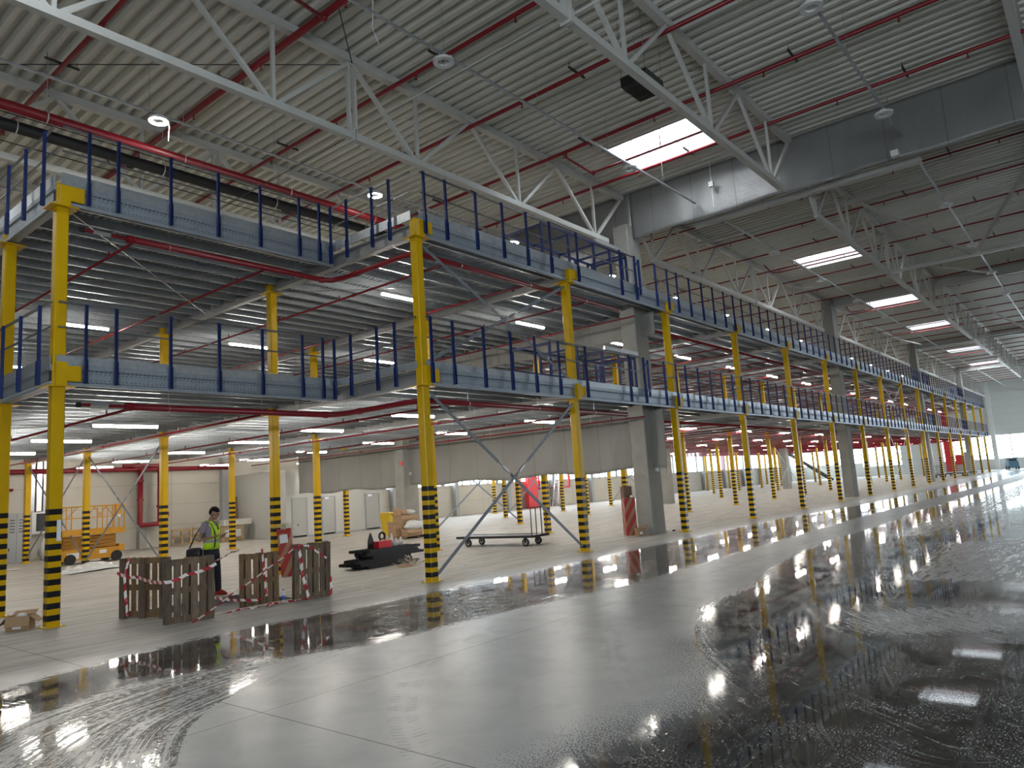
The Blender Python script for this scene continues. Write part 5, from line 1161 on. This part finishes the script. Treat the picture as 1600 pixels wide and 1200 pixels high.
# ------------------------------------------------------------------ the man with a phone
def ell(c, rx, ry, n=20, tilt=0.0, p=2.0):
    out = []
    for j in range(n):
        a = 2 * math.pi * j / n; ca, sa = math.cos(a), math.sin(a)
        x = rx * math.copysign(abs(ca) ** (2 / p), ca); y = ry * math.copysign(abs(sa) ** (2 / p), sa)
        out.append((c[0] + x * math.cos(tilt), c[1] + y, c[2] - x * math.sin(tilt)))
    return out
def remesh(o, vox, it=6):
    m = o.modifiers.new('skin', 'REMESH'); m.mode = 'VOXEL'; m.voxel_size = vox; m.use_smooth_shade = True
    s_ = o.modifiers.new('soft', 'SMOOTH'); s_.iterations = it; s_.factor = 0.5
    return o
man = thing('person', 'man in a bright yellow vest standing by the recess looking at a phone', 'person', (7.72, 14.385, 0.0), math.atan2(-0.777, 0.629) - math.radians(9))
hipz = 0.93
arms = {-1: [(-0.03, -0.19, 1.425), (-0.10, -0.255, 1.13), (0.13, -0.16, 1.165), (0.20, -0.12, 1.185)], 1: [(-0.02, 0.19, 1.425), (-0.02, 0.25, 1.13), (0.17, 0.12, 1.15), (0.235, 0.06, 1.175)]}
legs = {-1: [(0.0, -0.095, 0.93), (0.02, -0.10, 0.50), (-0.04, -0.10, 0.085)], 1: [(0.0, 0.095, 0.93), (0.05, 0.11, 0.50), (0.07, 0.12, 0.085)]}
m = MB()
m.loft([ell((-0.01, 0, 0.86), 0.10, 0.155), ell((-0.01, 0, 0.95), 0.115, 0.17), ell((0.0, 0, 1.08), 0.105, 0.15), ell((0.0, 0, 1.22), 0.115, 0.165), ell((-0.01, 0, 1.34), 0.12, 0.185), ell((-0.02, 0, 1.42), 0.09, 0.17), ell((-0.02, 0, 1.465), 0.06, 0.09)])
m.path([(-0.025, 0, 1.43), (0.0, 0, 1.50), (0.035, 0, 1.57)], [0.064, 0.058, 0.056], 14)
hc = Vector((0.075, 0, 1.635)); ht = 0.42   # head centre, forward tilt
def hp(x, y, z):  # head frame -> body frame (tilted forward)
    return (hc.x + x * math.cos(ht) + z * math.sin(ht), y, hc.z - x * math.sin(ht) + z * math.cos(ht))
def hb(c, rx, ry, rz, nu=14, nv=10):
    q = MB().ball((0, 0, 0), rx, ry, rz, nu, nv); q.v = [hp(c[0] + a, c[1] + b_, c[2] + d) for a, b_, d in q.v]; return q
def join(*ms):
    for q in ms:
        i = len(m.v); m.v += q.v; m.f += [tuple(k_ + i for k_ in f) for f in q.f]
join(hb((-0.01, 0, 0.02), 0.098, 0.078, 0.105), hb((0.035, 0, -0.055), 0.062, 0.055, 0.065), hb((0.062, 0, -0.100), 0.024, 0.026, 0.020, 8, 6), hb((0.100, 0, -0.015), 0.020, 0.014, 0.026, 8, 6), hb((0.090, 0, -0.062), 0.013, 0.024, 0.009, 8, 6), hb((0.082, 0, 0.028), 0.018, 0.055, 0.012, 10, 6))
for s_ in (-1, 1): join(hb((-0.01, s_ * 0.080, -0.015), 0.022, 0.010, 0.033, 8, 6))
for s_, a in arms.items(): m.path(a[:3], [0.052, 0.043, 0.029], 12); m.ball(a[0], 0.06, 0.055, 0.06); m.ball(a[1], 0.044, 0.044, 0.044)
for s_, a in legs.items(): m.path([a[0], a[1], a[2]], [0.080, 0.055, 0.040], 12)
# hands: a palm, four bent fingers and a thumb from its side, closed around the phone
for s_, a in arms.items():
    w_ = Vector(a[2]); pd = (Vector(a[3]) - w_).normalized(); side = Vector((0, -s_, 0)); side = (side - pd * side.dot(pd)).normalized(); up_ = pd.cross(side) * s_ * -1
    if up_.z < 0: up_ = -up_
    pc = w_ + pd * 0.05; m.path([tuple(w_), tuple(w_ + pd * 0.03), tuple(w_ + pd * 0.085)], [0.026, 0.034, 0.032], 10, True, 0.55)
    for f_, (off, ln_) in enumerate([(-0.030, 0.075), (-0.010, 0.085), (0.011, 0.080), (0.030, 0.062)]):
        b0 = w_ + pd * 0.080 + side * off; b1 = b0 + pd * ln_ * 0.42 - up_ * 0.004; b2 = b1 + pd * ln_ * 0.22 + up_ * ln_ * 0.25; b3 = b2 - pd * ln_ * 0.05 + up_ * ln_ * 0.26
        m.path([tuple(b0), tuple(b1), tuple(b2), tuple(b3)], [0.0095, 0.009, 0.0085, 0.007], 7)
    t0 = w_ + pd * 0.03 - side * 0.028 * 1; m.path([tuple(t0), tuple(t0 - side * 0.022 + pd * 0.02 + up_ * 0.012), tuple(t0 - side * 0.012 + pd * 0.05 + up_ * 0.028)], [0.012, 0.0105, 0.0085], 7)
body = m.build('body', M['skin'], man, True); remesh(body, 0.006, 3)
hm = MB(); q = hb((-0.022, 0, 0.030), 0.106, 0.089, 0.106, 20, 14); hm.v = q.v; hm.f = q.f
qv = []
for v_ in hm.v:
    v2 = Vector(v_); n_ = mnoise.noise(v2 * 26) * 0.007; qv.append(tuple(v2 + (v2 - hc).normalized() * n_))
hm.v = qv
keep = []
def inv(p):
    dx, dz = p[0] - hc.x, p[2] - hc.z; return dx * math.cos(ht) - dz * math.sin(ht), p[1], dx * math.sin(ht) + dz * math.cos(ht)
for f in hm.f:
    c_ = sum((Vector(inv(hm.v[i])) for i in f), Vector()) / len(f)
    if c_.z > 0.052 or (c_.x < -0.01 and c_.z > -0.055 - 0.3 * c_.x * 0): keep.append(f)
hm.f = keep; hair = hm.build('hair', M['hair'], man, True); sl = hair.modifiers.new('thick', 'SOLIDIFY'); sl.thickness = 0.012; sl.offset = -0.6
for s_ in (-1, 1): q = hb((0.085, s_ * 0.030, 0.010), 0.008, 0.011, 0.007, 8, 6); o = q.build('eye', M['hair'], man, True)
q = MB()
for s_ in (-1, 1):
    b_ = hb((0.090, s_ * 0.032, 0.030), 0.007, 0.020, 0.005, 8, 6); i = len(q.v); q.v += b_.v; q.f += [tuple(k_ + i for k_ in f) for f in b_.f]
q.build('eyebrow', M['hair'], man, True)
t = MB()
t.loft([ell((0.0, 0, 0.93), 0.128, 0.185), ell((0.0, 0, 1.08), 0.118, 0.163), ell((0.0, 0, 1.22), 0.128, 0.178), ell((-0.01, 0, 1.34), 0.132, 0.198), ell((-0.02, 0, 1.43), 0.10, 0.180), ell((-0.02, 0, 1.478), 0.070, 0.085)])
for s_, a in arms.items():
    e0, e1 = Vector(a[0]), Vector(a[1]); t.path([tuple(e0.lerp(Vector((-0.02, 0, 1.42)), 0.4)), tuple(e0), tuple(e0.lerp(e1, 0.55))], [0.075, 0.070, 0.066], 14)
remesh(t.build('shirt', M['tshirt'], man, True), 0.009, 4)
# vest: open neck, side slits, folds
vm = MB(); rings = []
for zz, rx, ry, ox in [(0.925, 0.150, 0.205, 0.0), (1.0, 0.146, 0.198, 0.0), (1.08, 0.140, 0.188, 0.0), (1.16, 0.143, 0.192, 0.0), (1.24, 0.152, 0.206, 0.0), (1.30, 0.158, 0.214, 0.0), (1.36, 0.158, 0.214, -0.01), (1.41, 0.146, 0.204, -0.015), (1.46, 0.122, 0.172, -0.02), (1.505, 0.088, 0.115, -0.02)]:
    rg = ell((ox, 0, zz), rx, ry, 36)
    rings.append([(p[0] * (1 + 0.035 * mnoise.noise(Vector((p[0] * 9, p[1] * 9, p[2] * 7)))), p[1] * (1 + 0.03 * mnoise.noise(Vector((p[1] * 9, p[2] * 8, 3)))), p[2] + (0.0 if zz < 1.4 else -0.02 * (p[0] > 0))) for p in rg])
vm.loft(rings, False); kf = []
for f in vm.f:
    c_ = sum((Vector(vm.v[i]) for i in f), Vector()) / 4
    if abs(c_.y) > 0.155 and c_.z > 1.20 and abs(c_.x) < 0.10 and c_.z < 1.47: continue      # arm holes
    if c_.x > 0.0 and c_.z > 1.27 and abs(c_.y) < (c_.z - 1.27) * 0.40: continue               # V neck
    kf.append(f)
vm.f = kf; vest = vm.build('safety_vest', M['vest'], man, True); sl = vest.modifiers.new('thick', 'SOLIDIFY'); sl.thickness = 0.006
t = MB(); t.loft([ell((-0.01, 0, 0.80), 0.125, 0.185), ell((-0.01, 0, 0.88), 0.13, 0.188), ell((0.0, 0, 0.98), 0.125, 0.178)])
for s_, a in legs.items(): t.path([(a[0][0], a[0][1], 0.90), tuple(Vector(a[0]).lerp(Vector(a[1]), 0.35)), a[1], (a[2][0] - 0.005, a[2][1], 0.30), (a[2][0], a[2][1], 0.07)], [0.098, 0.096, 0.076, 0.066, 0.062], 14)
remesh(t.build('trousers', M['trousers'], man, True), 0.009, 4)
for s_, a in legs.items():
    q = MB(); x_, y_ = a[2][0], a[2][1]
    q.loft([ell((x_ + 0.055, y_, 0.004), 0.135, 0.047, 18, 0, 2.6), ell((x_ + 0.055, y_, 0.035), 0.138, 0.049, 18, 0, 2.6), ell((x_ + 0.035, y_, 0.075), 0.105, 0.044, 18), ell((x_ - 0.005, y_, 0.11), 0.058, 0.042, 18)])
    q.build('shoe', M['red_shoe'], man, True)
wm = man.rotation_euler.z; cw, sw = math.cos(wm), math.sin(wm)
def mw(p): return (7.72 + p[0] * cw - p[1] * sw, 14.385 + p[0] * sw + p[1] * cw, p[2])
r = thing('mobile_phone', 'dark phone held in front of the man in the vest', 'phone', mw((0.305, -0.04, 1.205)), wm); r.rotation_euler = (0.0, -0.45, wm)
MB().box(-0.075, 0.075, -0.036, 0.036, -0.004, 0.004).build('body', M['black_plastic'], r)
r = thing('shoulder_bag', 'black shoulder bag hanging at the hip of the man in the vest', 'bag', mw((0, 0, 0)), wm)
q = MB(); q.loft([ell((-0.30, -0.12, 0.78), 0.15, 0.075, 20, 0, 4), ell((-0.30, -0.12, 0.80), 0.165, 0.085, 20, 0, 4), ell((-0.30, -0.12, 0.93), 0.16, 0.08, 20, 0, 4), ell((-0.29, -0.12, 0.975), 0.12, 0.05, 20, 0, 3)])
q.build('pouch', M['black_plastic'], r, True)
ribbon_pts = [(-0.42, -0.13, 0.94), (-0.24, -0.15, 1.25), (-0.12, -0.13, 1.43), (-0.02, -0.125, 1.495), (0.085, -0.125, 1.42), (0.145, -0.118, 1.28), (0.150, -0.10, 1.10), (0.145, -0.13, 0.96), (0.02, -0.215, 0.92), (-0.16, -0.17, 0.94)]
q = MB()
for a, b_ in zip(ribbon_pts[:-1], ribbon_pts[1:]): q.bar(a, b_, 0.035, 0.008, (1, 0, 0.01) if abs(a[0] - b_[0]) < 0.05 else (0, 0, 1))
q.build('strap', M['black'], r)
